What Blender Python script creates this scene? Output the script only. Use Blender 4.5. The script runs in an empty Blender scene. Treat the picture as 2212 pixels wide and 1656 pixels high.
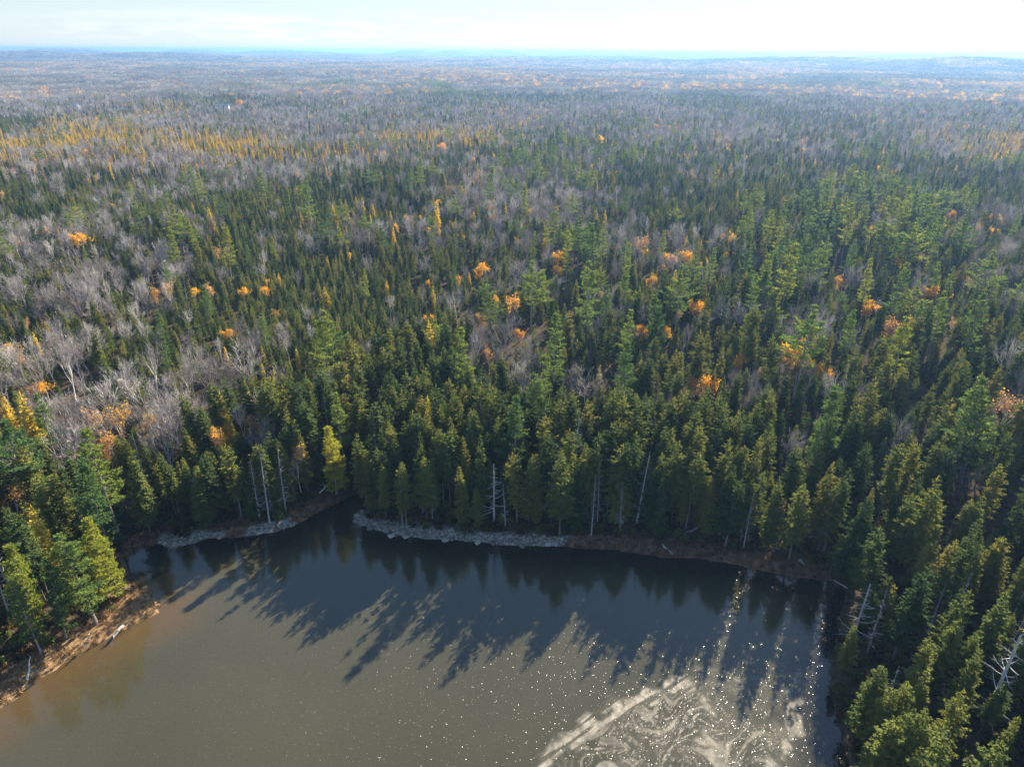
import bpy, math, random
import numpy as np
from mathutils import Vector

# ------------------------------------------------------------------ camera, sky, sun, exposure
scene = bpy.context.scene
COL = scene.collection
H_CAM = 70.0
PITCH = math.radians(26.0)
ROLL = math.radians(0.3)
F = 682.0                      # focal length in pixels of a 1024 x 766 frame
PW, PH = 2212.0, 1656.0        # the pixel frame the survey below was read in
SUN_AZ, SUN_EL = math.radians(29.0), math.radians(25.0)

cam = bpy.data.cameras.new('drone_camera')
cam.sensor_fit = 'HORIZONTAL'; cam.sensor_width = 36.0
cam.lens = 36.0 * F / 1024.0
cam.clip_start = 1.0; cam.clip_end = 120000.0
cam_ob = bpy.data.objects.new('drone_camera', cam)
COL.objects.link(cam_ob)
_fw = Vector((0, math.cos(PITCH), -math.sin(PITCH)))
_rt = Vector((1, 0, 0)); _up = _rt.cross(_fw)
_rt2 = _rt * math.cos(ROLL) + _up * math.sin(ROLL)
_up2 = _up * math.cos(ROLL) - _rt * math.sin(ROLL)
from mathutils import Matrix
cam_ob.matrix_world = Matrix(((_rt2.x, _up2.x, -_fw.x, 0), (_rt2.y, _up2.y, -_fw.y, 0),
                              (_rt2.z, _up2.z, -_fw.z, H_CAM), (0, 0, 0, 1)))
scene.camera = cam_ob
RT, UP, FW = np.array(_rt2), np.array(_up2), np.array(_fw)
CAM = np.array((0.0, 0.0, H_CAM))

world = bpy.data.worlds.new('World'); scene.world = world
world.use_nodes = True
wn = world.node_tree; wn.nodes.clear()
out = wn.nodes.new('ShaderNodeOutputWorld'); bg = wn.nodes.new('ShaderNodeBackground')
sky = wn.nodes.new('ShaderNodeTexSky'); sky.sky_type = 'NISHITA'; sky.sun_disc = False
sky.sun_elevation = SUN_EL; sky.sun_rotation = SUN_AZ
sky.air_density = 1.0; sky.dust_density = 0.1; sky.ozone_density = 2.0
bg.inputs['Strength'].default_value = 0.07
# a thin bank of cloud low over the sea
tc = wn.nodes.new('ShaderNodeTexCoord'); sp = wn.nodes.new('ShaderNodeSeparateXYZ')
mp = wn.nodes.new('ShaderNodeMapping'); mp.inputs['Scale'].default_value = (7, 7, 60)
nz = wn.nodes.new('ShaderNodeTexNoise'); nz.inputs['Scale'].default_value = 1.6; nz.inputs['Detail'].default_value = 7
nz.inputs['Roughness'].default_value = 0.62
wn.links.new(tc.outputs['Generated'], sp.inputs[0]); wn.links.new(tc.outputs['Generated'], mp.inputs[0])
wn.links.new(mp.outputs[0], nz.inputs[0])
def wmath(op, a, b=None):
    n = wn.nodes.new('ShaderNodeMath'); n.operation = op
    for i, v in enumerate((a, b)):
        if v is None: continue
        if isinstance(v, (int, float)): n.inputs[i].default_value = v
        else: wn.links.new(v, n.inputs[i])
    return n.outputs[0]
def wramp(src, a, b):
    n = wn.nodes.new('ShaderNodeMapRange'); n.interpolation_type = 'SMOOTHSTEP'
    wn.links.new(src, n.inputs[0]); n.inputs[1].default_value = a; n.inputs[2].default_value = b
    return n.outputs[0]
lo = wramp(sp.outputs[2], 0.004, 0.014); hi = wramp(sp.outputs[2], 0.052, 0.026)
sl = wramp(sp.outputs[0], -0.62, -0.3)
cm = wmath('MULTIPLY', wmath('MULTIPLY', wmath('MULTIPLY', lo, hi), sl), wramp(nz.outputs[0], 0.42, 0.62))
mix = wn.nodes.new('ShaderNodeMix'); mix.data_type = 'RGBA'
wn.links.new(wmath('MULTIPLY', cm, 0.75), mix.inputs['Factor'])
veil = wn.nodes.new('ShaderNodeMix'); veil.data_type = 'RGBA'      # thin high haze all round the lower sky
wn.links.new(wmath('MULTIPLY', wramp(sp.outputs[2], 0.5, 0.12), 0.85), veil.inputs['Factor'])
wn.links.new(sky.outputs[0], veil.inputs[6]); veil.inputs[7].default_value = (2.1, 2.52, 2.82, 1)
wn.links.new(veil.outputs[2], mix.inputs[6]); mix.inputs[7].default_value = (3.9, 3.9, 3.85, 1)
wn.links.new(mix.outputs[2], bg.inputs['Color']); wn.links.new(bg.outputs[0], out.inputs['Surface'])

sun = bpy.data.lights.new('sun', 'SUN'); sun.energy = 5.0; sun.angle = math.radians(0.5); sun.color = (1.0, 0.9, 0.74)
sun_ob = bpy.data.objects.new('sun', sun); COL.objects.link(sun_ob)
SDIR = Vector((math.sin(SUN_AZ) * math.cos(SUN_EL), math.cos(SUN_AZ) * math.cos(SUN_EL), math.sin(SUN_EL)))
sun_ob.rotation_euler = SDIR.to_track_quat('Z', 'Y').to_euler()

scene.view_settings.view_transform = 'Standard'; scene.view_settings.look = 'None'
scene.view_settings.exposure = 2.05; scene.view_settings.gamma = 1.0
scene.view_settings.use_curve_mapping = False
scene.render.engine = 'CYCLES'
cy = scene.cycles
cy.max_bounces = 6; cy.diffuse_bounces = 3; cy.glossy_bounces = 2; cy.transmission_bounces = 3
cy.transparent_max_bounces = 6; cy.volume_bounces = 0
cy.use_denoising = True; cy.denoising_prefilter = 'NONE'; cy.use_adaptive_sampling = False
cy.sample_clamp_indirect = 3.0

# ------------------------------------------------------------------ helpers
rng = np.random.default_rng(11)
random.seed(4)

def ray(px, py):
    """direction of the view ray through a survey pixel"""
    x = (px / PW * 1024.0 - 512.0) / F; y = (py / PH * 766.0 - 383.0) / F
    return RT * x - UP * y + FW

def on_plane(px, py, z=0.0):
    d = ray(px, py); t = (z - H_CAM) / d[2]
    return CAM + d * t

def project(P):
    """world points (n,3) to survey pixels and depth"""
    d = P - CAM
    zz = d @ FW; zs = np.where(np.abs(zz) < 1e-6, 1e-6, zz)
    return (512 + F * (d @ RT) / zs) / 1024 * PW, (383 - F * (d @ UP) / zs) / 766 * PH, zz

def hash2(ix, iy, s):
    v = np.sin(ix * 127.1 + iy * 311.7 + s * 74.7) * 43758.5453
    return v - np.floor(v)

def vnoise(x, y, s=0):
    ix = np.floor(x); iy = np.floor(y); fx = x - ix; fy = y - iy
    fx = fx * fx * (3 - 2 * fx); fy = fy * fy * (3 - 2 * fy)
    a = hash2(ix, iy, s); b = hash2(ix + 1, iy, s); c = hash2(ix, iy + 1, s); d = hash2(ix + 1, iy + 1, s)
    return (a * (1 - fx) + b * fx) * (1 - fy) + (c * (1 - fx) + d * fx) * fy

def fbm(x, y, octv=4, s=0):
    r = 0; a = 0.5
    for o in range(octv):
        r = r + a * vnoise(x * 2 ** o, y * 2 ** o, s + o * 3); a *= 0.5
    return r

def smooth(a, b, x):
    t = np.clip((x - a) / (b - a), 0, 1)
    return t * t * (3 - 2 * t)

def mesh_polys(name, verts, polys, mats=(), mat_idx=None, smooth_shade=False):
    """verts (n,3); polys: list of (m,k) int arrays"""
    me = bpy.data.meshes.new(name)
    verts = np.asarray(verts, dtype=np.float32)
    loops = np.concatenate([p.ravel() for p in polys]).astype(np.int32)
    tot = np.concatenate([np.full(len(p), p.shape[1], np.int32) for p in polys])
    start = np.concatenate([[0], np.cumsum(tot)[:-1]]).astype(np.int32)
    me.vertices.add(len(verts)); me.vertices.foreach_set('co', verts.ravel())
    me.loops.add(len(loops)); me.loops.foreach_set('vertex_index', loops)
    me.polygons.add(len(tot)); me.polygons.foreach_set('loop_start', start); me.polygons.foreach_set('loop_total', tot)
    if mat_idx is not None: me.polygons.foreach_set('material_index', np.asarray(mat_idx, np.int32))
    me.polygons.foreach_set('use_smooth', np.full(len(tot), smooth_shade))
    for m in mats: me.materials.append(m)
    me.update(calc_edges=True)
    return me

def put(name, me, parent=None, loc=(0, 0, 0), kind=None):
    o = bpy.data.objects.new(name, me); COL.objects.link(o); o.location = loc
    if parent is not None: o.parent = parent
    if kind: o['kind'] = kind
    return o

class Acc:
    """collects quads and tubes for one mesh"""
    def __init__(s): s.v = []; s.q = []; s.t = []; s.n = 0
    def quads(s, Q):
        Q = np.asarray(Q, dtype=np.float32).reshape(-1, 4, 3)
        if len(Q) == 0: return
        s.v.append(Q.reshape(-1, 3)); s.q.append(s.n + np.arange(len(Q) * 4).reshape(-1, 4)); s.n += len(Q) * 4
    def tube(s, pts, rad, k=5, cap=True):
        pts = np.asarray(pts, float); n = len(pts)
        d = np.gradient(pts, axis=0); d /= np.linalg.norm(d, axis=1)[:, None] + 1e-9
        ref = np.where(np.abs(d[:, 2:3]) > 0.9, np.array([[1., 0, 0]]), np.array([[0, 0, 1.]]))
        u = np.cross(d, ref); u /= np.linalg.norm(u, axis=1)[:, None] + 1e-9
        w = np.cross(d, u)
        a = np.arange(k) * 2 * math.pi / k
        rad = np.asarray(rad, float)[:, None, None]
        V = pts[:, None, :] + rad * (np.cos(a)[None, :, None] * u[:, None, :] + np.sin(a)[None, :, None] * w[:, None, :])
        s.v.append(V.reshape(-1, 3).astype(np.float32))
        i = np.arange(n - 1)[:, None] * k; j = np.arange(k)[None, :]; j2 = (j + 1) % k
        s.q.append((s.n + np.stack([i + j, i + j2, i + k + j2, i + k + j], -1)).reshape(-1, 4)); s.n += n * k
    def mesh(s, name, mat, sm=False):
        return mesh_polys(name, np.concatenate(s.v), s.q and [np.concatenate(s.q)] + s.t, [mat], None, sm)

# ------------------------------------------------------------------ materials
def new_mat(name):
    m = bpy.data.materials.new(name); m.use_nodes = True
    nt = m.node_tree; nt.nodes.clear()
    return m, nt, nt.nodes.new('ShaderNodeOutputMaterial')

def N(nt, t, **kw):
    n = nt.nodes.new(t)
    for k, v in kw.items(): setattr(n, k, v)
    return n

def ramp_node(nt, src, stops):
    r = N(nt, 'ShaderNodeValToRGB'); e = r.color_ramp.elements
    while len(e) < len(stops): e.new(0.5)
    for el, (p, c) in zip(e, stops): el.position = p; el.color = (*c, 1)
    nt.links.new(src, r.inputs[0]); return r.outputs[0]

def foliage(name, stops, transl=0.4, tcol=(1.25, 1.15, 0.55), scale=0.55):
    """leaf material: tree-to-tree hue from the object's random number, clump-to-clump variation from noise; light passes through leaves"""
    m, nt, o = new_mat(name)
    oi = N(nt, 'ShaderNodeObjectInfo'); tx = N(nt, 'ShaderNodeTexCoord')
    no = N(nt, 'ShaderNodeTexNoise'); no.inputs['Scale'].default_value = scale; no.inputs['Detail'].default_value = 3
    nt.links.new(tx.outputs['Object'], no.inputs['Vector'])
    ma = N(nt, 'ShaderNodeMath', operation='MULTIPLY_ADD'); ma.inputs[1].default_value = 0.9
    nt.links.new(no.outputs[0], ma.inputs[0])
    sb = N(nt, 'ShaderNodeMath', operation='MULTIPLY_ADD'); sb.inputs[1].default_value = 0.75; sb.inputs[2].default_value = -0.33
    nt.links.new(oi.outputs['Random'], sb.inputs[0]); nt.links.new(sb.outputs[0], ma.inputs[2])
    c = ramp_node(nt, ma.outputs[0], stops)
    d = N(nt, 'ShaderNodeBsdfDiffuse'); t = N(nt, 'ShaderNodeBsdfTranslucent'); mx = N(nt, 'ShaderNodeMixShader')
    tm = N(nt, 'ShaderNodeMix', data_type='RGBA', blend_type='MULTIPLY'); tm.inputs['Factor'].default_value = 1
    nt.links.new(c, tm.inputs[6]); tm.inputs[7].default_value = (*tcol, 1)
    nt.links.new(c, d.inputs[0]); nt.links.new(tm.outputs[2], t.inputs[0])
    mx.inputs[0].default_value = transl
    nt.links.new(d.outputs[0], mx.inputs[1]); nt.links.new(t.outputs[0], mx.inputs[2])
    nt.links.new(mx.outputs[0], o.inputs[0])
    return m

def bark(name, stops, scale=3.0):
    m, nt, o = new_mat(name)
    oi = N(nt, 'ShaderNodeObjectInfo'); tx = N(nt, 'ShaderNodeTexCoord')
    no = N(nt, 'ShaderNodeTexNoise'); no.inputs['Scale'].default_value = scale; no.inputs['Detail'].default_value = 4
    nt.links.new(tx.outputs['Object'], no.inputs['Vector'])
    ma = N(nt, 'ShaderNodeMath', operation='MULTIPLY_ADD'); ma.inputs[1].default_value = 0.7; ma.inputs[2].default_value = -0.2
    nt.links.new(oi.outputs['Random'], ma.inputs[0])
    ad = N(nt, 'ShaderNodeMath', operation='ADD'); nt.links.new(no.outputs[0], ad.inputs[0]); nt.links.new(ma.outputs[0], ad.inputs[1])
    c = ramp_node(nt, ad.outputs[0], stops)
    b = N(nt, 'ShaderNodeBsdfDiffuse'); nt.links.new(c, b.inputs[0]); nt.links.new(b.outputs[0], o.inputs[0])
    return m

M = {}
M['spruce'] = foliage('spruce_needles', [(0.1, (.055, .088, .034)), (.4, (.108, .142, .044)), (.7, (.175, .190, .048)), (1, (.27, .235, .06))])
M['young'] = foliage('young_spruce_needles', [(0.1, (.058, .102, .036)), (.5, (.112, .158, .042)), (.8, (.165, .190, .048)), (1, (.23, .20, .07))])
M['pine'] = foliage('pine_needles', [(0.1, (.085, .150, .060)), (.5, (.15, .22, .070)), (.8, (.21, .25, .055)), (1, (.27, .27, .05))], 0.5)
M['sunlit_pine'] = foliage('sunlit_pine_needles', [(0.1, (.18, .22, .05)), (.5, (.30, .32, .055)), (1, (.44, .40, .05))], 0.5)  # sunlight on the bank pines painted into a yellower needle colour
M['larch'] = foliage('larch_needles', [(0.1, (.38, .31, .07)), (.5, (.58, .45, .08)), (1, (.74, .56, .065))], 0.45, (1.1, 1.0, .7))
M['orange'] = foliage('orange_leaves', [(0.1, (.42, .26, .13)), (.4, (.58, .34, .12)), (.7, (.68, .40, .085)), (1, (.74, .48, .06))], 0.4, (1.15, 1.0, .6))
M['yellow'] = foliage('yellow_leaves', [(0.1, (.66, .36, .05)), (.5, (.78, .46, .045)), (1, (.80, .54, .05))], 0.4, (1.15, 1.0, .6))
M['twig'] = bark('bare_twigs', [(.1, (.18, .14, .125)), (.45, (.30, .26, .24)), (.8, (.43, .39, .365)), (1, (.56, .53, .49))], 0.8)
M['bark_grey'] = bark('grey_bark', [(.2, (.12, .10, .085)), (.6, (.25, .22, .20)), (1, (.36, .33, .30))])
M['bark_dark'] = bark('conifer_bark', [(.2, (.07, .055, .045)), (.6, (.15, .125, .105)), (1, (.24, .21, .185))])
M['birch'] = bark('pale_bark', [(.2, (.34, .31, .28)), (.6, (.55, .52, .48)), (1, (.7, .67, .62))])
M['dead'] = bark('bleached_wood', [(.2, (.24, .22, .21)), (.6, (.42, .40, .38)), (1, (.60, .58, .55))])
M['deadfir'] = bark('lichen_grey_wood', [(.2, (.15, .14, .14)), (.6, (.25, .25, .25)), (1, (.36, .36, .35))])

# ------------------------------------------------------------------ lake outline, read off the photograph and laid on the ground
SHORE = [  # survey pixel x, y, kind of bank that starts here: o orange grass, m brown marsh, r grey ledge, f forest edge
    (-260, 1720, 'o'), (-120, 1615, 'o'), (0, 1535, 'o'), (60, 1490, 'o'), (150, 1425, 'o'), (230, 1382, 'o'), (300, 1347, 'o'), (343, 1325, 'o'), (352, 1307, 'o'),
    (335, 1288, 'o'), (300, 1268, 'm'), (278, 1240, 'm'), (272, 1212, 'm'), (300, 1188, 'm'), (340, 1176, 'r'), (368, 1187, 'r'), (420, 1174, 'r'),
    (450, 1164, 'm'), (535, 1160, 'r'), (600, 1150, 'r'), (645, 1132, 'm'), (700, 1102, 'm'), (742, 1083, 'f'), (778, 1064, 'f'), (800, 1058, 'f'),
    (792, 1082, 'f'), (770, 1108, 'r'), (758, 1128, 'r'), (800, 1143, 'r'), (850, 1156, 'r'), (900, 1163, 'r'), (950, 1166, 'r'), (1000, 1170, 'r'), (1050, 1174, 'r'),
    (1100, 1179, 'r'), (1160, 1181, 'r'), (1215, 1181, 'm'), (1270, 1187, 'm'), (1330, 1190, 'm'), (1400, 1199, 'm'), (1440, 1208, 'm'), (1500, 1206, 'm'),
    (1560, 1216, 'm'), (1620, 1229, 'm'), (1680, 1240, 'm'), (1740, 1251, 'm'), (1800, 1256, 'f'), (1828, 1268, 'f'), (1822, 1300, 'f'), (1806, 1345, 'f'),
    (1798, 1400, 'f'), (1792, 1450, 'f'), (1794, 1500, 'f'), (1804, 1560, 'f'), (1818, 1610, 'f'), (1830, 1656, 'f'), (1850, 1740, 'f')]
poly = [on_plane(a, b)[:2] for a, b, _ in SHORE] + [np.array(p) for p in ((36., 20.), (48., -20.), (30., -60.), (-60., -60.), (-95., -10.), (-92., 25.))]
ptype = [c for _, _, c in SHORE] + ['f'] * 6
POLY = np.array(poly)
# subdivide with a little wobble so that no bank is straight
pp, pt = [], []
for i in range(len(POLY)):
    a, b = POLY[i], POLY[(i + 1) % len(POLY)]; L = np.linalg.norm(b - a); n = max(1, int(L / 1.6))
    nn = np.array([-(b - a)[1], (b - a)[0]]) / (L + 1e-9)
    for k in range(n):
        p = a + (b - a) * k / n
        if k: p = p + nn * (rng.random() - .5) * min(0.9, .3 + L * .02)
        pp.append(p); pt.append(ptype[i])
POLY = np.array(pp); PT = np.array(pt)

def lake_sd(x, y):
    """signed distance to the lake (positive on land) and the bank kind nearest"""
    x = np.asarray(x, float).ravel(); y = np.asarray(y, float).ravel()
    best = np.full(len(x), 1e9); kind = np.zeros(len(x), int); inside = np.zeros(len(x), bool)
    A = POLY; B = np.roll(POLY, -1, 0)
    far = (np.abs(x) > 260) | (y > 420) | (y < -200)
    best[far] = np.hypot(x[far], y[far]) - 60
    idx = np.where(~far)[0]; X = x[idx]; Y = y[idx]; bd = np.full(len(idx), 1e9); kd = np.zeros(len(idx), int); ins = np.zeros(len(idx), bool)
    for i in range(len(A)):
        ax, ay = A[i]; bx, by = B[i]; ex, ey = bx - ax, by - ay
        t = np.clip(((X - ax) * ex + (Y - ay) * ey) / (ex * ex + ey * ey + 1e-12), 0, 1)
        d = np.hypot(X - ax - t * ex, Y - ay - t * ey)
        m = d < bd; bd[m] = d[m]; kd[m] = i
        c = ((ay > Y) != (by > Y))
        if c.any():
            xi = ax + (Y - ay) / (by - ay + 1e-12) * ex
            ins ^= c & (X < xi)
    best[idx] = np.where(ins, -bd, bd); kind[idx] = kd
    return best, PT[kind]

BANKW = {'o': 5.0, 'm': 4.2, 'r': 2.6, 'f': 0.9}
HILLS = []   # (x, y, radius across, radius along, height)
def hill(px, dist, top_below_cam, wx, wy):
    az = math.atan2(ray(px, 160)[0], ray(px, 160)[1])
    HILLS.append((math.sin(az) * dist, math.cos(az) * dist, wx, wy, H_CAM - top_below_cam))
for hp in ((330, 4300, 28, 620, 500), (60, 4600, 24, 500, 420), (150, 7600, 6, 420, 500), (2090, 3300, 22, 330, 330), (1760, 3600, 28, 500, 380),
           (1080, 7800, 7, 260, 420), (980, 8200, 5, 220, 420), (1450, 7600, 22, 900, 500), (1640, 7300, 21, 330, 420), (900, 8400, 9, 300, 500),
           (620, 8600, 22, 800, 500), (420, 8800, 16, 420, 500), (1960, 6900, 26, 420, 500), (1270, 8000, 22, 420, 500)):
    hill(*hp)

def ground(x, y, sd=None):
    x = np.asarray(x, float); y = np.asarray(y, float); shp = x.shape
    x = x.ravel(); y = y.ravel()
    if sd is None: sd, _ = lake_sd(x, y)
    r = np.hypot(x, y)
    bank = 0.55 * smooth(0, 2.2, sd) + 1.4 * smooth(2, 16, sd) + 3.2 * smooth(10, 90, sd)
    bank += (fbm(x / 5.0, y / 5.0, 3, 5) - .45) * 0.9 * smooth(0, 3, sd)
    bank += (fbm(x / 60.0, y / 60.0, 3, 9) - .45) * 6 * smooth(20, 120, sd)
    bank += (fbm(x / 420.0, y / 420.0, 3, 2) - .42) * 16 * smooth(300, 900, r)
    bank += (fbm(x / 1500.0, y / 1500.0, 4, 7) - .45) * 84 * smooth(1300, 4000, r)
    hh = np.zeros_like(x)
    for hx, hy, wx, wy, ht in HILLS:
        hh = np.maximum(hh, ht * np.exp(-((x - hx) / wx) ** 2 - ((y - hy) / wy) ** 2))
    bank = np.where(bank > 34, 34 + (bank - 34) * .45, bank)
    bank = np.maximum(bank, np.where(hh > 1, np.minimum(bank, 18) * (1 - np.clip(hh / 40, 0, 1)) + hh, -99))
    # the land ends at the coast, the sea lies beyond
    az = np.arctan2(x, np.maximum(y, 1e-3))
    coast = 9300 - 1900 * smooth(0.1, 0.55, az) + (fbm(az * 9 + 20, az * 0 + 3, 4, 1) - .45) * 1500
    bank = np.minimum(bank, 57)
    land = 1 - smooth(0, 500, r - coast)
    z = bank * land + (-30) * (1 - land)
    inl = np.minimum(-0.12, sd * 0.22)
    z = np.where(sd < 0, np.maximum(inl, -2.5), z)
    # far shore across the bay
    fr = smooth(-0.175, -0.15, az) * (0.72 + .2 * fbm(az * 14 + 40, az * 0, 3, 4))
    z = np.maximum(z, np.where(r > 12500, -30 + 120 * fr * smooth(13000, 14400, r - 800 * vnoise(az * 40, az * 0, 3)) * (1 - smooth(19000, 21500, r)), -99))
    return z.reshape(shp)

# ------------------------------------------------------------------ ground sheet
def grow_axis(lo, hi, step, lim_lo, lim_hi, g):
    mid = list(np.arange(lo, hi + 1e-6, step)); s = step; v = hi
    up = []
    while v < lim_hi: s *= g; v += s; up.append(v)
    s = step; v = lo; dn = []
    while v > lim_lo: s *= g; v -= s; dn.append(v)
    return np.array(dn[::-1] + mid + up)
gx = grow_axis(-78, 60, 0.7, -34000, 34000, 1.075)
gy = grow_axis(40, 112, 0.7, -900, 42000, 1.05)
GX, GY = np.meshgrid(gx, gy)
sd_g, kd_g = lake_sd(GX, GY)
GZ = ground(GX, GY, sd_g)
nx, ny = len(gx), len(gy)
ii = (np.arange(ny - 1)[:, None] * nx + np.arange(nx - 1)[None, :]).reshape(-1)
gquads = np.stack([ii, ii + 1, ii + nx + 1, ii + nx], -1)

mg, nt, o = new_mat('forest_floor')
at = N(nt, 'ShaderNodeVertexColor', layer_name='bank')
tx = N(nt, 'ShaderNodeTexCoord')
n1 = N(nt, 'ShaderNodeTexNoise'); n1.inputs['Scale'].default_value = 0.9; n1.inputs['Detail'].default_value = 8; n1.inputs['Roughness'].default_value = .65
nt.links.new(tx.outputs['Object'], n1.inputs['Vector'])
floor_c = ramp_node(nt, n1.outputs[0], [(.3, (.028, .022, .015)), (.5, (.06, .046, .03)), (.7, (.10, .075, .045))])
marsh_c = ramp_node(nt, n1.outputs[0], [(.3, (.075, .045, .028)), (.5, (.15, .09, .052)), (.7, (.24, .15, .085))])
orange_c = ramp_node(nt, n1.outputs[0], [(.3, (.09, .055, .03)), (.5, (.23, .145, .075)), (.7, (.42, .28, .15))])
n2 = N(nt, 'ShaderNodeTexNoise'); n2.inputs['Scale'].default_value = 2.4; n2.inputs['Detail'].default_value = 6
nt.links.new(tx.outputs['Object'], n2.inputs['Vector'])
rock_c = ramp_node(nt, n2.outputs[0], [(.35, (.08, .07, .055)), (.5, (.17, .155, .13)), (.66, (.32, .30, .26))])
sepc = N(nt, 'ShaderNodeSeparateColor'); nt.links.new(at.outputs[0], sepc.inputs[0])
cur = floor_c
for k, c in ((0, marsh_c), (1, orange_c), (2, rock_c)):
    mx = N(nt, 'ShaderNodeMix', data_type='RGBA'); nt.links.new(sepc.outputs[k], mx.inputs['Factor'])
    nt.links.new(cur, mx.inputs[6]); nt.links.new(c, mx.inputs[7]); cur = mx.outputs[2]
bs = N(nt, 'ShaderNodeBsdfDiffuse'); nt.links.new(cur, bs.inputs[0])
bp = N(nt, 'ShaderNodeBump'); bp.inputs['Strength'].default_value = .6; bp.inputs['Distance'].default_value = .15
nt.links.new(n2.outputs[0], bp.inputs['Height']); nt.links.new(bp.outputs[0], bs.inputs['Normal'])
nt.links.new(bs.outputs[0], o.inputs[0])

me = mesh_polys('ground', np.stack([GX.ravel(), GY.ravel(), GZ.ravel()], -1), [gquads], [mg], None, True)
ca = me.color_attributes.new('bank', 'FLOAT_COLOR', 'POINT')
wob = fbm(GX.ravel() / 2.2, GY.ravel() / 2.2, 3, 8)
_, kd_g = lake_sd(GX.ravel() + (fbm(GX.ravel() / 3, GY.ravel() / 3, 3, 51) - .44) * 9, GY.ravel() + (fbm(GX.ravel() / 3 + 40, GY.ravel() / 3, 3, 52) - .44) * 5)
bankc = np.zeros((len(sd_g), 4), np.float32); bankc[:, 3] = 1
for k, c in ((0, 'm'), (1, 'o'), (2, 'r')):
    w = BANKW[c] * (0.55 + wob * 1.0)
    bankc[:, k] = np.where((kd_g == c), 1 - smooth(w * .8, w * 1.15, sd_g), 0)
ca.data.foreach_set('color', bankc.ravel())
put('ground', me, kind='structure')

# ------------------------------------------------------------------ water
mw, nt, o = new_mat('lake_water')
tx = N(nt, 'ShaderNodeTexCoord'); geo = N(nt, 'ShaderNodeNewGeometry')
sh = N(nt, 'ShaderNodeVertexColor', layer_name='shallow_and_reflection'); ssc = N(nt, 'ShaderNodeSeparateColor'); nt.links.new(sh.outputs[0], ssc.inputs[0])
n1 = N(nt, 'ShaderNodeTexNoise'); n1.inputs['Scale'].default_value = .045; n1.inputs['Detail'].default_value = 4
nt.links.new(tx.outputs['Object'], n1.inputs['Vector'])
deep = ramp_node(nt, n1.outputs[0], [(.3, (.040, .037, .020)), (.7, (.050, .046, .026))])
m1 = N(nt, 'ShaderNodeMix', data_type='RGBA'); nt.links.new(ssc.outputs[0], m1.inputs['Factor']); nt.links.new(deep, m1.inputs[6]); m1.inputs[7].default_value = (.075, .048, .020, 1)
m2 = N(nt, 'ShaderNodeMix', data_type='RGBA'); nt.links.new(ssc.outputs[1], m2.inputs['Factor']); nt.links.new(m1.outputs[2], m2.inputs[6]); m2.inputs[7].default_value = (.010, .008, .006, 1)  # near-black tone: tree reflections put into the water colour
pb = N(nt, 'ShaderNodeBsdfPrincipled'); pb.inputs['Roughness'].default_value = .06; pb.inputs['IOR'].default_value = 1.48
nt.links.new(m2.outputs[2], pb.inputs['Base Color'])
# ripples: wind wavelets, rougher towards the cove on the sun's side, and scattered steep facets that catch the sun
mpn = N(nt, 'ShaderNodeMapping'); mpn.inputs['Rotation'].default_value = (0, 0, math.radians(32)); mpn.inputs['Scale'].default_value = (1, 3.2, 1)
nt.links.new(tx.outputs['Object'], mpn.inputs['Vector'])
rp = N(nt, 'ShaderNodeTexNoise'); rp.inputs['Scale'].default_value = .85; rp.inputs['Detail'].default_value = 3
nt.links.new(mpn.outputs[0], rp.inputs['Vector'])
bp = N(nt, 'ShaderNodeBump'); bp.inputs['Strength'].default_value = .10; bp.inputs['Distance'].default_value = .1
nt.links.new(rp.outputs[0], bp.inputs['Height'])
vo = N(nt, 'ShaderNodeTexVoronoi'); vo.inputs['Scale'].default_value = 6.0
nt.links.new(tx.outputs['Object'], vo.inputs['Vector'])
sv = N(nt, 'ShaderNodeVectorMath', operation='SUBTRACT'); sv.inputs[1].default_value = (.5, .5, .5); nt.links.new(vo.outputs['Color'], sv.inputs[0])
core = N(nt, 'ShaderNodeMapRange'); core.inputs[1].default_value = .14; core.inputs[2].default_value = .30; core.inputs[3].default_value = .95; core.inputs[4].default_value = 0
nt.links.new(vo.outputs['Distance'], core.inputs[0])
vs = N(nt, 'ShaderNodeSeparateColor'); nt.links.new(vo.outputs['Color'], vs.inputs[0])
gt = N(nt, 'ShaderNodeMath', operation='GREATER_THAN'); gt.inputs[1].default_value = .72; nt.links.new(vs.outputs[2], gt.inputs[0])
cg = N(nt, 'ShaderNodeMath', operation='MULTIPLY'); nt.links.new(core.outputs[0], cg.inputs[0]); nt.links.new(gt.outputs[0], cg.inputs[1]); core = cg
sc = N(nt, 'ShaderNodeVectorMath', operation='SCALE'); nt.links.new(sv.outputs[0], sc.inputs[0]); nt.links.new(core.outputs[0], sc.inputs['Scale'])
fl = N(nt, 'ShaderNodeVectorMath', operation='MULTIPLY'); fl.inputs[1].default_value = (1, 1, 0); nt.links.new(sc.outputs[0], fl.inputs[0])
ad = N(nt, 'ShaderNodeVectorMath', operation='ADD'); nt.links.new(bp.outputs[0], ad.inputs[0]); nt.links.new(fl.outputs[0], ad.inputs[1])
nm = N(nt, 'ShaderNodeVectorMath', operation='NORMALIZE'); nt.links.new(ad.outputs[0], nm.inputs[0])
nt.links.new(nm.outputs[0], pb.inputs['Normal'])
rg = N(nt, 'ShaderNodeMath', operation='MULTIPLY_ADD'); rg.inputs[1].default_value = .34; rg.inputs[2].default_value = .06; nt.links.new(core.outputs[0], rg.inputs[0]); nt.links.new(rg.outputs[0], pb.inputs['Roughness'])
nt.links.new(pb.outputs[0], o.inputs[0])

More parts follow.
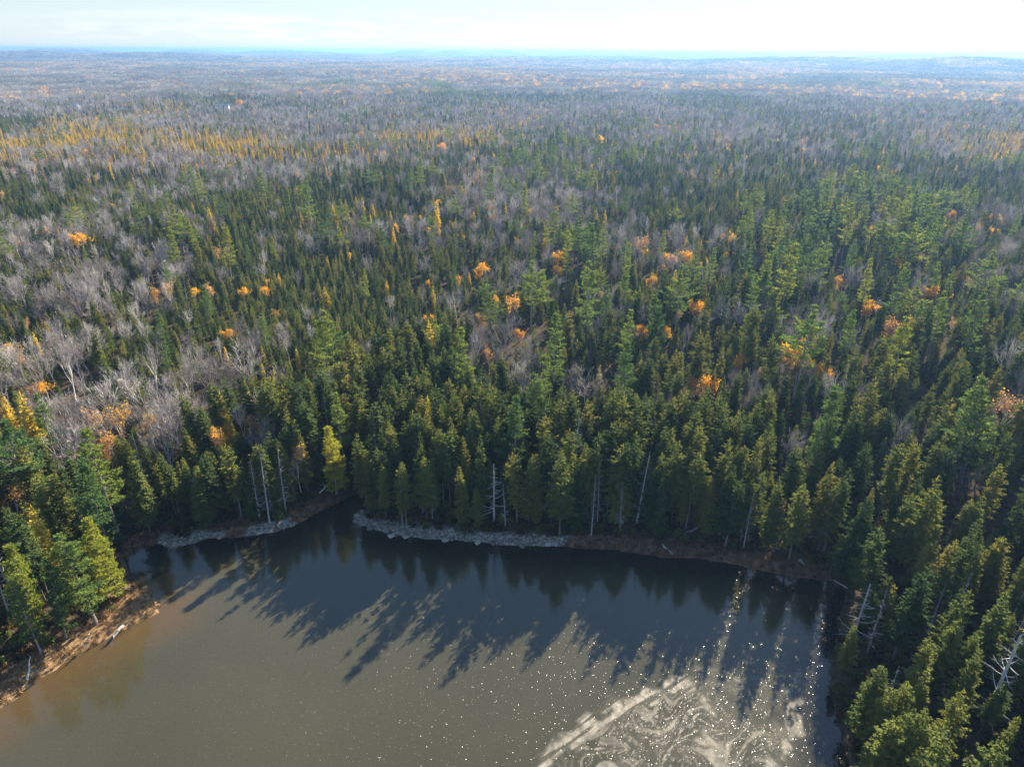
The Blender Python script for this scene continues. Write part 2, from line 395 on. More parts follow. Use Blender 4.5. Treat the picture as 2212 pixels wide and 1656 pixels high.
wx = np.arange(-110, 62, 0.8); wy = np.arange(-70, 116, 0.8)
WX, WY = np.meshgrid(wx, wy); wsd, wkd = lake_sd(WX, WY)
n_ = len(wx); ii = (np.arange(len(wy) - 1)[:, None] * n_ + np.arange(n_ - 1)[None, :]).reshape(-1)
wq = np.stack([ii, ii + 1, ii + n_ + 1, ii + n_], -1)
wq = wq[(wsd[wq] < 2.0).any(1)]
used, inv = np.unique(wq, return_inverse=True)
wv = np.stack([WX.ravel(), WY.ravel(), np.zeros(WX.size)], -1)[used]
me = mesh_polys('water', wv, [inv.reshape(-1, 4)], [mw], None, True)
ca = me.color_attributes.new('shallow_and_reflection', 'FLOAT_COLOR', 'POINT')
shc = np.zeros((len(used), 4), np.float32); shc[:, 3] = 1
su = wsd[used]; nzw = fbm(wv[:, 0] / 7, wv[:, 1] / 7, 3, 3)
shc[:, 0] = np.where(wkd[used] == 'o', 1 - smooth(0.5, 7 + 5 * nzw, -su), 0) * .9
shc[:, 1] = np.where(wkd[used] != 'o', 1 - smooth(0.5, 5.5 + 6 * nzw, -su), 0) * .85  # painted band of dark reflection off the tree-lined banks
ca.data.foreach_set('color', shc.ravel())
put('water', me, kind='structure')

ms, nt, o = new_mat('sea_water')
pb = N(nt, 'ShaderNodeBsdfPrincipled'); pb.inputs['Base Color'].default_value = (.02, .035, .05, 1); pb.inputs['Roughness'].default_value = .28; pb.inputs['IOR'].default_value = 1.333
nt.links.new(pb.outputs[0], o.inputs[0])
me = mesh_polys('sea', [(-34000, 6000, -14), (34000, 6000, -14), (34000, 42000, -14), (-34000, 42000, -14)], [np.array([[0, 1, 2, 3]])], [ms])
put('sea', me, kind='structure')

# ------------------------------------------------------------------ foam swirls on the water near the right bank
def foam():
    a = on_plane(1170, 1700); st = 0.13
    X, Y = np.meshgrid(np.arange(2, 37, st), np.arange(26, 68, st))
    shp = X.shape; x = X.ravel(); y = Y.ravel()
    wx_ = x + 3.0 * (fbm(x / 5, y / 5, 4, 21) - .5) * 2; wy_ = y + 3.0 * (fbm(x / 5, y / 5, 4, 33) - .5) * 2
    wx2 = wx_ + 1.6 * (fbm(wx_ / 2.2, wy_ / 2.2, 4, 41) - .5) * 2; wy2 = wy_ + 1.6 * (fbm(wx_ / 2.2, wy_ / 2.2, 4, 57) - .5) * 2
    n = fbm(wx2 / 4.2, wy2 / 4.2, 5, 71)
    lines = 1 - np.abs(((n * 9) % 1) - .5) * 2
    px, py, _ = project(np.stack([x, y, np.zeros_like(x)], -1))
    # outer rim of the eddy, a broad streak climbing from the bottom of the view to the middle of the patch, then the streak by the bank
    rim = np.array([(1040, 1800), (1180, 1670), (1240, 1610), (1300, 1560), (1370, 1520), (1440, 1490), (1500, 1475)])
    rim2 = np.array([(1690, 1760), (1700, 1600), (1715, 1540), (1730, 1490), (1740, 1440), (1755, 1390), (1768, 1350)])
    qx = px + 130 * (fbm(x / 6, y / 6, 3, 95) - .44); qy = py + 110 * (fbm(x / 6 + 20, y / 6, 3, 96) - .44)
    def dline(L):
        b = np.full(len(x), 1e9)
        for (ax, ay), (bx, by) in zip(L[:-1], L[1:]):
            ex, ey = bx - ax, by - ay
            t = np.clip(((qx - ax) * ex + (qy - ay) * ey) / (ex * ex + ey * ey), 0, 1)
            b = np.minimum(b, np.hypot(qx - ax - t * ex, qy - ay - t * ey))
        return b
    jit = (fbm(wx_ / 1.5, wy_ / 1.5, 4, 91) - .5) * 70
    r1 = 1 - smooth(0, 30, dline(rim) + jit * .8); r2 = 1 - smooth(0, 22, dline(rim2) + jit)
    fade = smooth(27, 38, y + 3 * (fbm(x / 4, y / 4, 2, 8) - .44))
    rimy = np.interp(px, rim[:, 0], rim[:, 1], left=2000, right=1440)
    inside = smooth(-20, 40, py - rimy + jit * .6) * (1 - smooth(1660, 1750, px + jit * .5))
    u_, v_ = x.copy(), y.copy(); rr = np.random.default_rng(5)
    for _ in range(34):
        cx, cy = 6 + 26 * rr.random(), 34 + 30 * rr.random(); rad = 1.2 + 2.6 * rr.random(); am = (1.6 + 2.2 * rr.random()) * rr.choice((-1, 1))
        dx, dy = u_ - cx, v_ - cy; an = am * np.exp(-(dx * dx + dy * dy) / rad ** 2); ca_, sa_ = np.cos(an), np.sin(an)
        u_, v_ = cx + dx * ca_ - dy * sa_, cy + dx * sa_ + dy * ca_
    u_ = u_ + .5 * (fbm(x / 1.1, y / 1.1, 3, 61) - .44); v_ = v_ + .5 * (fbm(x / 1.1, y / 1.1, 3, 62) - .44)
    al_, pe_ = u_ * .62 + v_ * .78, u_ * .78 - v_ * .62
    marb = fbm(pe_ / 1.5, al_ / 7.0, 4, 63)
    def ridge(q, w): return 1 - smooth(0, w, np.abs(q - .47))
    mod = smooth(.32, .62, fbm(wx_ / 4, wy_ / 4, 3, 15))
    fine = fbm(wx2 / .9, wy2 / .9, 4, 7)
    band = smooth(.50, .60, marb) * smooth(.30, .55, fbm(u_ / 4, v_ / 4, 3, 15)) * .55
    fil = np.maximum(np.maximum(ridge(marb, .016), ridge(marb + .09, .012) * .8), ridge(marb - .10, .014) * .7) * (.35 + .65 * mod)
    fil = np.maximum(fil * .85, band)
    film = .09 * smooth(.3, .65, fbm(wx2 / 3, wy2 / 3, 4, 77)) + .08 * smooth(.45, .6, fine)
    grain = .35 + 1.25 * fbm(x / .3, y / .3, 2, 5)
    rimt = smooth(.44, .56, fbm((px * .57 + py * .82) / 9, (px * .82 - py * .57) / 110, 4, 44) + .12 * fine)
    d = np.clip(np.maximum(np.maximum(r1 * (.10 + .62 * rimt), r2 * (.12 + .5 * smooth(.4, .6, fine))), (fil * .85 + film * .7) * inside) * grain, 0, .85).astype(np.float32)
    d *= fade.astype(np.float32)
    sd, _ = lake_sd(x, y); d[sd > -.6] = 0
    nn = shp[1]; ii = (np.arange(shp[0] - 1)[:, None] * nn + np.arange(nn - 1)[None, :]).reshape(-1)
    q = np.stack([ii, ii + 1, ii + nn + 1, ii + nn], -1); q = q[(d[q] > .02).any(1)]
    used, inv = np.unique(q, return_inverse=True)
    m, nt, o = new_mat('foam')
    vc = N(nt, 'ShaderNodeVertexColor', layer_name='cover'); df = N(nt, 'ShaderNodeBsdfDiffuse'); df.inputs[0].default_value = (.40, .36, .29, 1)
    tr = N(nt, 'ShaderNodeBsdfTransparent'); mx = N(nt, 'ShaderNodeMixShader')
    nt.links.new(vc.outputs[0], mx.inputs[0]); nt.links.new(tr.outputs[0], mx.inputs[1]); nt.links.new(df.outputs[0], mx.inputs[2]); nt.links.new(mx.outputs[0], o.inputs[0])
    me = mesh_polys('foam', np.stack([x, y, np.full_like(x, .006)], -1)[used], [inv.reshape(-1, 4)], [m], None, True)
    ca = me.color_attributes.new('cover', 'FLOAT_COLOR', 'POINT')
    c = np.repeat(d[used][:, None], 4, 1).astype(np.float32); c[:, 3] = 1
    ca.data.foreach_set('color', c.ravel())
    f = put('foam', me, kind='stuff'); f['label'] = 'pale foam swirling on the olive water by the wooded bank'; f['category'] = 'foam'
foam()

# ------------------------------------------------------------------ tree prototypes (meshes only)
def nrm(v): return v / (np.linalg.norm(v, axis=-1, keepdims=True) + 1e-9)

def conifer(seed, h, base, rmax, dz=.45, nb=6, droop=.28, step=.24, ragged=.35, spray=.5, dens=1.0, power=.8, fill=.5, mat='spruce', bk='bark_dark', lean=0.02, topgap=0.0):
    r = np.random.default_rng(seed)
    tr, cr = Acc(), Acc()
    lx, ly = (r.random(2) - .5) * 2 * lean * h
    zz = np.linspace(0, h, 9); t = zz / h
    axis = lambda z: np.array([lx * (z / h) ** 1.5, ly * (z / h) ** 1.5, z])
    tr.tube([axis(z) for z in zz], .021 * h * .5 * (1 - t * .93) * (1 + .5 * np.exp(-t * 14)), 6)
    z = base * h; a0 = r.random() * 6.28
    side = r.random(8) * .5 + .75           # lopsided crown
    P0, D, S = [], [], []
    while z < h * .985:
        tt = (z - base * h) / (h * (1 - base)); prof = (1 - tt) ** power * min(1, fill + 2.6 * tt)
        n = max(3, int(nb * (1 if tt < .8 else .7)))
        for k in range(n):
            if r.random() < ragged * .35: continue
            a = a0 + k * 6.283 / n + (r.random() - .5) * .9
            L = rmax * prof * side[int((a % 6.283) / 6.283 * 8) % 8] * (1 - ragged * r.random()) + .16
            p = axis(z + (r.random() - .5) * dz)
            out_ = np.array([math.cos(a), math.sin(a), 0])
            m = max(1, int(L / step))
            ang = (-droop * (1 - tt) + .45 * tt * tt) + (r.random() - .5) * .25
            for s in range(m):
                f = (s + .6) / m
                q = p + out_ * L * f + np.array([0, 0, L * f * ang + .10 * L * f * f])
                if r.random() > dens: continue
                P0.append(q + (r.random(3) - .5) * .15); D.append(a); S.append(spray * (.55 + .6 * (1 - f)) * (.8 + .5 * r.random()) * min(1, .55 + L / rmax))
        z += dz * (.8 + .4 * r.random()) * (1 - .35 * tt); a0 += 2.4
    # lower dead branches
    zb = .12 * h
    while zb < base * h:
        a = r.random() * 6.28; L = rmax * (.25 + .45 * r.random())
        p = axis(zb); e = p + np.array([math.cos(a) * L, math.sin(a) * L, -.12 * L])
        w = np.array([-math.sin(a) * .025, math.cos(a) * .025, 0]); w2 = np.array([0, 0, .03])
        tr.quads([[p - w2, e - w2 * .3, e + w2 * .3, p + w2]]); zb += .35 + .4 * r.random()
    P0 = np.array(P0); D = np.array(D); S = np.array(S)[:, None]
    Q = []
    for sgn, yaw, pitch in ((1, .8, -.15), (-1, .8, -.15), (0, 0.0, -.05), (0, 0.0, -.75)):
        k = r.random(len(P0)) < (1 if sgn else .75)
        aa = D + sgn * yaw + (r.random(len(D)) - .5) * .7
        pit = pitch + (r.random(len(D)) - .5) * .7
        d = np.stack([np.cos(aa) * np.cos(pit), np.sin(aa) * np.cos(pit), np.sin(pit)], -1)
        sidev = np.stack([-np.sin(aa), np.cos(aa), (r.random(len(D)) - .5) * 1.3], -1); sidev = nrm(sidev)
        w = S * .36; e = P0 + d * S * 1.25
        q = np.stack([P0 - sidev * w * .5, P0 + d * S * .6 - sidev * w, e, P0 + d * S * .55 + sidev * w], 1)
        Q.append(q[k])
    cr.quads(np.concatenate(Q))
    # leader
    tip = axis(h)
    for k in range(5):
        a = k * 1.26; u = np.array([math.cos(a) * .14, math.sin(a) * .14, 0]); cr.quads([[tip - (0, 0, .7), tip - (0, 0, .35) + u, tip + (0, 0, .35), tip - (0, 0, .5) - u * .3]])
    return tr.mesh('trunk', M[bk]), cr.mesh('crown', M[mat])

def pine(seed, h, base, rmax, dz=1.25, flat=False, mat='pine'):
    r = np.random.default_rng(seed); tr, cr = Acc(), Acc()
    lx, ly = (r.random(2) - .5) * .06 * h
    axis = lambda z: np.array([lx * (z / h) ** 1.6, ly * (z / h) ** 1.6, z])
    zz = np.linspace(0, h * .97, 9)
    tr.tube([axis(z) for z in zz], .013 * h * (1 - zz / h * .9) * (1 + .4 * np.exp(-zz / h * 14)), 7)
    z = base * h; Q = []; side = r.random(6) * .7 + .55
    while z < h * .99:
        tt = (z - base * h) / (h * (1 - base))
        prof = (math.sin(min(1, .25 + tt * 1.05 if flat else .42 + tt * .62) * math.pi) ** .7 if flat else (1 - tt) ** .72 * min(1, .62 + 1.6 * tt))
        n = r.integers(4, 7)
        for k in range(n):
            if r.random() < .14: continue
            a = k * 6.283 / n + r.random() * 1.1; L = max(.5, rmax * prof * side[int((a % 6.283) / 6.283 * 6) % 6] * (.6 + .55 * r.random()))
            rise = .05 + .5 * tt + (r.random() - .5) * .25
            p = axis(z + (r.random() - .5) * .5); o_ = np.array([math.cos(a), math.sin(a), 0])
            fs = np.linspace(0, 1, 4)
            pts = np.array([p + o_ * L * f + np.array([0, 0, L * (rise * f * f + .06 * f)]) for f in fs])
            tr.tube(pts, (.028 + .012 * L) * (1 - fs * .8), 3)
            ns = max(2, int(L / .42))
            for s in range(ns):
                f = .32 + .68 * (s + .5) / ns
                for sd_ in (-1, 0, 1):
                    if r.random() < .22: continue
                    wdt = .55 * L * (1.05 - f) * .9 + .22
                    c = p + o_ * (L * f) + np.array([0, 0, L * (rise * f * f + .06 * f)]) + np.array([-o_[1], o_[0], 0]) * sd_ * wdt * (.6 + .5 * r.random())
                    m = 7
                    aa = r.random(m) * 6.283; pit = r.random(m) * 1.0 - .05; ln = .34 + .34 * r.random(m)
                    d = np.stack([np.cos(aa) * np.cos(pit), np.sin(aa) * np.cos(pit), np.sin(pit)], -1)
                    sv = nrm(np.stack([-np.sin(aa), np.cos(aa), (r.random(m) - .5) * .8], -1)); w = .085 + .05 * r.random((m, 1))
                    c0 = c + (r.random((m, 3)) - .5) * (.35, .35, .12)
                    Q.append(np.stack([c0 - sv * w * .4, c0 + d * ln[:, None] * .6 - sv * w, c0 + d * ln[:, None], c0 + d * ln[:, None] * .6 + sv * w], 1))
        z += dz * (.7 + .6 * r.random()) * (1 - .45 * tt)
    cr.quads(np.concatenate(Q))
    return tr.mesh('trunk', M['bark_grey']), cr.mesh('crown', M[mat])

def hardwood(seed, h, spread=.55, levels=4, bk='bark_grey', twigs='twig', leaves=None, nleaf=0, tw=.035, fork=.28, leaf=.26, top_only=.0, kids=(4, 5)):
    """bare or thinly leaved broadleaf: trunk and limbs, fine branches, leaves"""
    r = np.random.default_rng(seed); tr, br, lf = Acc(), Acc(), Acc(); ends = []; TW = []
    def grow(p, d, L, rad, lev):
        n = 4; pts = [p]; dd = d.copy()
        for k in range(n):
            dd = nrm(dd + (r.random(3) - .5) * .28 + np.array([0, 0, .06])); pts.append(pts[-1] + dd * L / n)
        pts = np.array(pts)
        if lev < 2: tr.tube(pts, np.linspace(rad, rad * .55, n + 1), 5 if lev == 0 else 4)
        elif lev < levels: br.tube(pts, np.linspace(rad, rad * .5, n + 1), 3)
        else:
            w = nrm(np.cross(dd, r.random(3) - .5)) * tw * .5
            TW.append([pts[0] - w, pts[-1] - w * .4, pts[-1] + w * .4, pts[0] + w]); ends.append(pts[-1]); ends.append(pts[2]); return
        ck = r.integers(kids[0], kids[1] + 1) + (2 if lev == 0 else 0) + (1 if lev == levels - 1 else 0)
        for k in range(ck):
            f = (fork if lev == 0 else .3) + (1 - (fork if lev == 0 else .3)) * (k + r.random()) / ck; f = min(f, 1)
            q = pts[min(n - 1, int(f * n))] + (pts[min(n, int(f * n) + 1)] - pts[min(n - 1, int(f * n))]) * (f * n % 1)
            a = r.random() * 6.283; u = nrm(np.cross(dd, [.3, .2, .9 if abs(dd[2]) < .8 else 0.1])); v = np.cross(dd, u)
            ang = spread * (.65 + .7 * r.random())
            nd = nrm(dd * math.cos(ang) + (u * math.cos(a) + v * math.sin(a)) * math.sin(ang))
            grow(q, nd, L * (.50 + .22 * r.random()) * (1.05 - .35 * f if lev == 0 else 1), rad * .5, lev + 1)
    grow(np.zeros(3), np.array([0, 0, 1.]), h * .62, h * .0125, 0)
    ends = np.array(ends); br.quads(TW)
    top = ends[:, 2].max()
    sc = h / top
    for A in (tr, br):
        A.v = [v * sc for v in A.v]
    ends = ends * sc
    if leaves:
        pick = ends[r.integers(0, len(ends), nleaf)] + (r.random((nleaf, 3)) - .5) * .7
        if top_only: pick = pick[pick[:, 2] > h * top_only]
        m = len(pick); d = nrm(r.random((m, 3)) - .5); s = nrm(np.cross(d, r.random((m, 3)) - .5)); ln = leaf * (.6 + .8 * r.random((m, 1)))
        lf.quads(np.stack([pick - d * ln * .6, pick - s * ln * .45, pick + d * ln * .6, pick + s * ln * .45], 1))
        return tr.mesh('trunk', M[bk]), br.mesh('branches', M[twigs]), lf.mesh('crown', M[leaves])
    return tr.mesh('trunk', M[bk]), br.mesh('crown', M[twigs])

def snag(seed, h, L0=1.5, dz=.35, nb=3, mat='dead', broken=False, fine=True, r0=.014):
    r = np.random.default_rng(seed); tr, br = Acc(), Acc(); limbs = None if fine else []
    lx, ly = (r.random(2) - .5) * .05 * h
    axis = lambda z: np.array([lx * (z / h) ** 1.5, ly * (z / h) ** 1.5, z])
    zz = np.linspace(0, h, 8); tr.tube([axis(z) for z in zz], r0 * h * (1 - zz / h * (.55 if broken else .93)), 6)
    z = .2 * h
    while z < h * .98:
        tt = z / h
        for k in range(nb):
            if r.random() < .25: continue
            a = r.random() * 6.283; L = L0 * ((1 - tt) * 1.15 + .12) * (.35 + .8 * r.random()); o_ = np.array([math.cos(a), math.sin(a), 0])
            fs = np.linspace(0, 1, 4); p = axis(z)
            pts = np.array([p + o_ * L * f + np.array([0, 0, L * (-.12 * f + .3 * f * f * (r.random() + .2))]) for f in fs])
            if not fine:
                b1 = Acc(); b1.tube(pts, (.018 + .016 * L) * (1 - fs * .75), 4); limbs.append(b1)
                for s in range(4):
                    f = .35 + .6 * r.random(); q = p + o_ * L * f + np.array([0, 0, L * (-.12 * f + .15 * f * f)]); b = a + (r.random() - .5) * 2.2
                    e = q + np.array([math.cos(b), math.sin(b), (r.random() - .3) * .6]) * (.3 + .6 * r.random()); w = np.array([0, 0, .02])
                    b1.quads([[q - w, e - w * .4, e + w * .4, q + w]])
            else:
                br.tube(pts, (.018 + .016 * L) * (1 - fs * .75), 3)
                for s in range(int(L / .22)):
                    f = .3 + .7 * r.random(); q = p + o_ * L * f; b = a + (r.random() - .5) * 2.4
                    e = q + np.array([math.cos(b), math.sin(b), (r.random() - .6) * .6]) * (.22 + .35 * r.random()); w = np.array([0, 0, .014])
                    br.quads([[q - w, e - w * .4, e + w * .4, q + w]])
        z += dz * (.6 + .8 * r.random())
    return (tr.mesh('trunk', M[mat]), *[b_.mesh('limb', M[mat]) for b_ in limbs]) if limbs is not None else (tr.mesh('trunk', M[mat]), br.mesh('branches', M[mat]))

PROTO = {}   # kind -> list of dicts(meshes, h, look, w)
def add(kind, meshes, h, w, look): PROTO.setdefault(kind, []).append(dict(m=meshes, h=h, w=w, look=look))
add('spruce', conifer(1, 14, .16, 2.9), 14, 2.7, 'tall evenly tapered')
add('spruce', conifer(2, 13, .28, 2.8, ragged=.5, nb=6), 13, 2.5, 'ragged gappy')
add('spruce', conifer(3, 15, .2, 3.4, dz=.55, droop=.3, ragged=.45, power=.7), 15, 3.2, 'broad drooping')
add('spruce', conifer(4, 12.5, .10, 2.2, power=.9), 12.5, 2.1, 'slim pointed')
add('spruce', conifer(5, 15, .40, 2.7, ragged=.45, power=.55, fill=.45), 15, 2.5, 'high-crowned')
add('spruce', conifer(6, 12, .06, 2.8, power=.6, dz=.42, nb=8, ragged=.3, spray=.48), 12, 2.7, 'dense blunt-topped')
add('spruce', conifer(7, 15.5, .3, 3.1, ragged=.55, nb=6, dz=.62, power=.6, lean=.04), 15.5, 2.9, 'open layered')
add('young', conifer(11, 7, .05, 1.5, dz=.36, nb=6, spray=.4, step=.3), 7, 1.4, 'small neat')
add('young', conifer(12, 8, .06, 1.35, dz=.38, nb=6, spray=.38, step=.3, power=1.0), 8, 1.25, 'small spire-shaped')
add('young', conifer(13, 6, .04, 1.7, dz=.34, nb=6, spray=.42, step=.32, power=.7, ragged=.45), 6, 1.6, 'small bushy')
add('pine', pine(21, 21, .26, 5.0), 21, 5.0, 'wide-layered')
add('pine', pine(22, 21, .42, 5.8, flat=True), 21, 5.8, 'flat-topped')
add('pine', pine(23, 18, .2, 4.0, dz=1.1), 18, 4.0, 'soft conical')
add('pine', pine(24, 21, .34, 4.2, dz=1.4), 21, 4.2, 'sparse tall')
add('pine', pine(25, 17, .12, 4.2, dz=1.0, mat='sunlit_pine'), 17, 4.2, 'sunlit')
add('larch', conifer(31, 13, .15, 2.3, mat='larch', ragged=.5, dens=1, nb=6), 13, 1.7, 'golden feathery')
add('larch', conifer(32, 11, .10, 1.6, mat='larch', ragged=.4, dens=1, nb=6, power=1.0), 11, 1.2, 'slim golden')
add('bare', hardwood(41, 13, .55), 13, 3.2, 'round-crowned grey')
add('bare', hardwood(42, 14, .45, tw=.04), 14, 2.7, 'upright grey')
add('bare', hardwood(43, 12, .62, tw=.034), 12, 3.2, 'spreading grey')
add('bare', hardwood(44, 13, .42, bk='birch', tw=.03), 13, 2.4, 'pale-stemmed thin')
add('orange', hardwood(51, 11, .5, levels=4, leaves='orange', nleaf=750), 11, 2.5, 'round orange-leaved')
add('orange', hardwood(52, 12, .42, levels=4, bk='birch', leaves='orange', nleaf=480, leaf=.23), 12, 2.2, 'thinly orange-leaved')
add('orange', hardwood(53, 9, .55, levels=4, leaves='yellow', nleaf=1300, leaf=.28), 9, 2.2, 'dense yellow-leaved')
add('dead', snag(61, 13, 1.5, mat='deadfir'), 13, 1.2, 'grey twiggy')
add('dead', snag(62, 11, 1.0, mat='deadfir', dz=.3), 11, .9, 'thin grey')
add('dead', snag(63, 10, 2.4, dz=.55, mat='dead', broken=True, fine=True, r0=.018), 10, 1.6, 'bleached broken-topped')
KNAME = {'spruce': 'spruce_tree', 'young': 'young_spruce', 'pine': 'pine_tree', 'larch': 'larch_tree', 'bare': 'bare_tree', 'orange': 'autumn_tree', 'dead': 'dead_tree'}
KWORD = {'spruce': 'spruce', 'young': 'young spruce', 'pine': 'pine', 'larch': 'larch', 'bare': 'leafless tree', 'orange': 'tree', 'dead': 'dead tree'}
KGROUP = {'spruce': 'tall spruces of the lakeside forest', 'young': 'young spruces in the dense thicket', 'pine': 'pines standing over the forest', 'larch': 'golden larches in the forest',
          'bare': 'leafless grey hardwoods in the forest', 'orange': 'orange-leaved hardwoods in the forest', 'dead': 'dead grey conifers in the forest'}

# ------------------------------------------------------------------ forest map read off the photograph
ROWS = [120, 140, 160, 180, 200, 230, 260, 290, 320, 350, 380, 420, 460, 500, 550, 600, 650, 700, 750, 800, 850, 900, 950, 1000, 1060, 1120]
ZONES = """DDDDDDDDDDDDDDDDDDDDDD
DHODDDDDDDDDDDDDDDDDDD
HHOHHHDHHDDHHDDDDDDDDD
HHHOHOOOOOODHHHDDHDDDD
HHOHDHHOODDHHHHDHHHHHD
HHOLHHHHOHOOHHOHHHHHHH
DLLHHHHHHHOOHDOHHHHHOH
LLLLLLHHLLLDDHHOHHHHLL
LHLHLLLLHDDDDDDHDHDDHL
HHHHHHHHDDMDMDDDMHDDDD
BBSSSSSDDMHDDDDMDDDDDD
SSSSSSSSDMMMHMDDDDPPDD
SBSSSSSLMMMMMMDDPPPPPM
BBSPPSSMMMDMPMOMPPPPPB
SSSMSSSSMDMMPMODPPPPPM
BBBBBSSSSSDMPPDDPPPPDH
SBBSSSSSSMMMPMFFPDDDDD
SSSSSSSDDDBMPMFDPOFFFF
SBSSSSSDDFBBFFFFFOFFFF
BBMBBSSDDFDMMMFFOFFFFF
LMBBBMDDFFDDMMFFFFFFFB
LOOBBMDFFFDDFFFFFBFFFF
MOBOBBMDFFFFFFFFFFFFFF
MBMDDDDFFFFFFFFFFFFFFF
FFDFFFFFFFFFFFFFFFFFFF
FFFFFFFFFFFFFFFFFFFFFF""".split('\n')
ZONES = [r_[:7].replace('B', 'G') + r_[7:] if 18 <= i_ < 24 else r_ for i_, r_ in enumerate(ZONES)]   # the pale grove on the near hillside
KINDS = ['spruce', 'young', 'pine', 'larch', 'bare', 'orange', 'dead']
ZW = {  #      spruce young pine larch bare orange dead
    'F': (.86, .05, .03, .004, .03, .006, .05),
    'D': (.55, .28, .03, .006, .10, .012, .02),
    'S': (.10, .78, .012, .005, .075, .012, .008),
    'P': (.55, .10, .22, .006, .07, .035, .02),
    'M': (.27, .33, .025, .008, .32, .035, .01),
    'B': (.08, .36, .01, .008, .50, .03, .01),
    'G': (.10, .22, .01, .008, .62, .03, .01),
    'O': (.12, .15, .01, .03, .48, .20, .01),
    'L': (.07, .08, .03, .66, .22, .03, .00),
    'H': (.14, .16, .012, .02, .62, .04, .00)}
ZTAB = np.array([[ZW[c] for c in row] for row in ZONES])
KEEP = {'F': .42, 'D': .58, 'S': .92, 'P': .36, 'M': .50, 'B': .42, 'G': .44, 'O': .48, 'L': .5, 'H': .48}
SIZE = {'F': 1.0, 'D': .74, 'S': .62, 'P': .88, 'M': .76, 'B': .8, 'G': .95, 'O': .72, 'L': .68, 'H': .70}
STAB = np.array([[SIZE[c] for c in row] for row in ZONES])
KTAB = np.array([[KEEP[c] for c in row] for row in ZONES])

def zone_at(px, py, n):
    j1, j2 = rng.normal(0, 1, n), rng.normal(0, 1, n)
    r = np.interp(py, ROWS, np.arange(len(ROWS))) + j2 * .3
    c = px / 100 - .5 + j1 * .33
    return np.clip(np.round(r), 0, len(ROWS) - 1).astype(int), np.clip(np.round(c), 0, 21).astype(int)

def scatter(r0, r1, cell, azlim):
    R = r1; X, Y = np.meshgrid(np.arange(-R, R, cell), np.arange(-45 if r0 < 1 else 0, R, cell))
    x = (X + (rng.random(X.shape) - .5) * cell * .95).ravel(); y = (Y + (rng.random(X.shape) - .5) * cell * .95).ravel()
    r = np.hypot(x, y); a = np.arctan2(x, y)
    k = (r >= r0) & (r < r1) & ((np.abs(a) < azlim) | (r < 75) | ((np.abs(a) < 1.35) & (r < 190)))
    return x[k], y[k]

def choose_kind(x, y, gz, keepscale):
    n = len(x)
    px, py, _ = project(np.stack([x, y, gz + 8], -1))
    zr, zc = zone_at(px, py, n)
    keep = rng.random(n) < KTAB[zr, zc] * keepscale
    w = ZTAB[zr, zc].copy()
    # stands of one kind clump together
    patch = fbm(x / 22, y / 22, 3, 17)
    w[:, 4] *= np.clip(.15 + (patch - .25) * 3.6, .1, 3.2)
    p2 = fbm(x / 16 + 50, y / 16, 3, 27); w[:, 2] *= np.clip((p2 - .33) * 5, .15, 2.5); w[:, 5] *= np.clip((fbm(x / 12, y / 12 + 9, 3, 37) - .35) * 6, .05, 3); w[:, 3] *= np.clip((fbm(x / 30, y / 30 + 30, 3, 47) - .28) * 9, .2, 3.5)
    st = np.where(np.hypot(x, y) > 260, .35 + 2.6 * smooth(.40, .56, fbm(x / 75, y / 150, 3, 67)), 1.0)
    w[:, 0] *= st; w[:, 1] *= st
    keep &= rng.random(n) < np.clip(.62 + 2.2 * (fbm(x / 13, y / 13, 2, 73) - .22), .45, 1)
    cw = np.cumsum(w, 1); cw /= cw[:, -1:]
    k = (rng.random((n, 1)) > cw).sum(1)
    szf = STAB[zr, zc] * np.where(k == 4, 1.12, 1.0) * np.where(k == 1, 1.25, 1.0)
    return keep, k, np.minimum(szf, 1.05), px, py

HT = {0: (.62, 1.04), 1: (.65, 1.15), 2: (.75, 1.02), 3: (.7, 1.05), 4: (.7, 1.02), 5: (.6, .98), 6: (.65, 1.1)}
T = dict(x=[], y=[], z=[], k=[], p=[], s=[], rot=[], lm=[])
def push(x, y, z, k, p, s, rot, lm):
    for key, v in zip(T, (x, y, z, k, p, s, rot, lm)): T[key].append(np.atleast_1d(v))

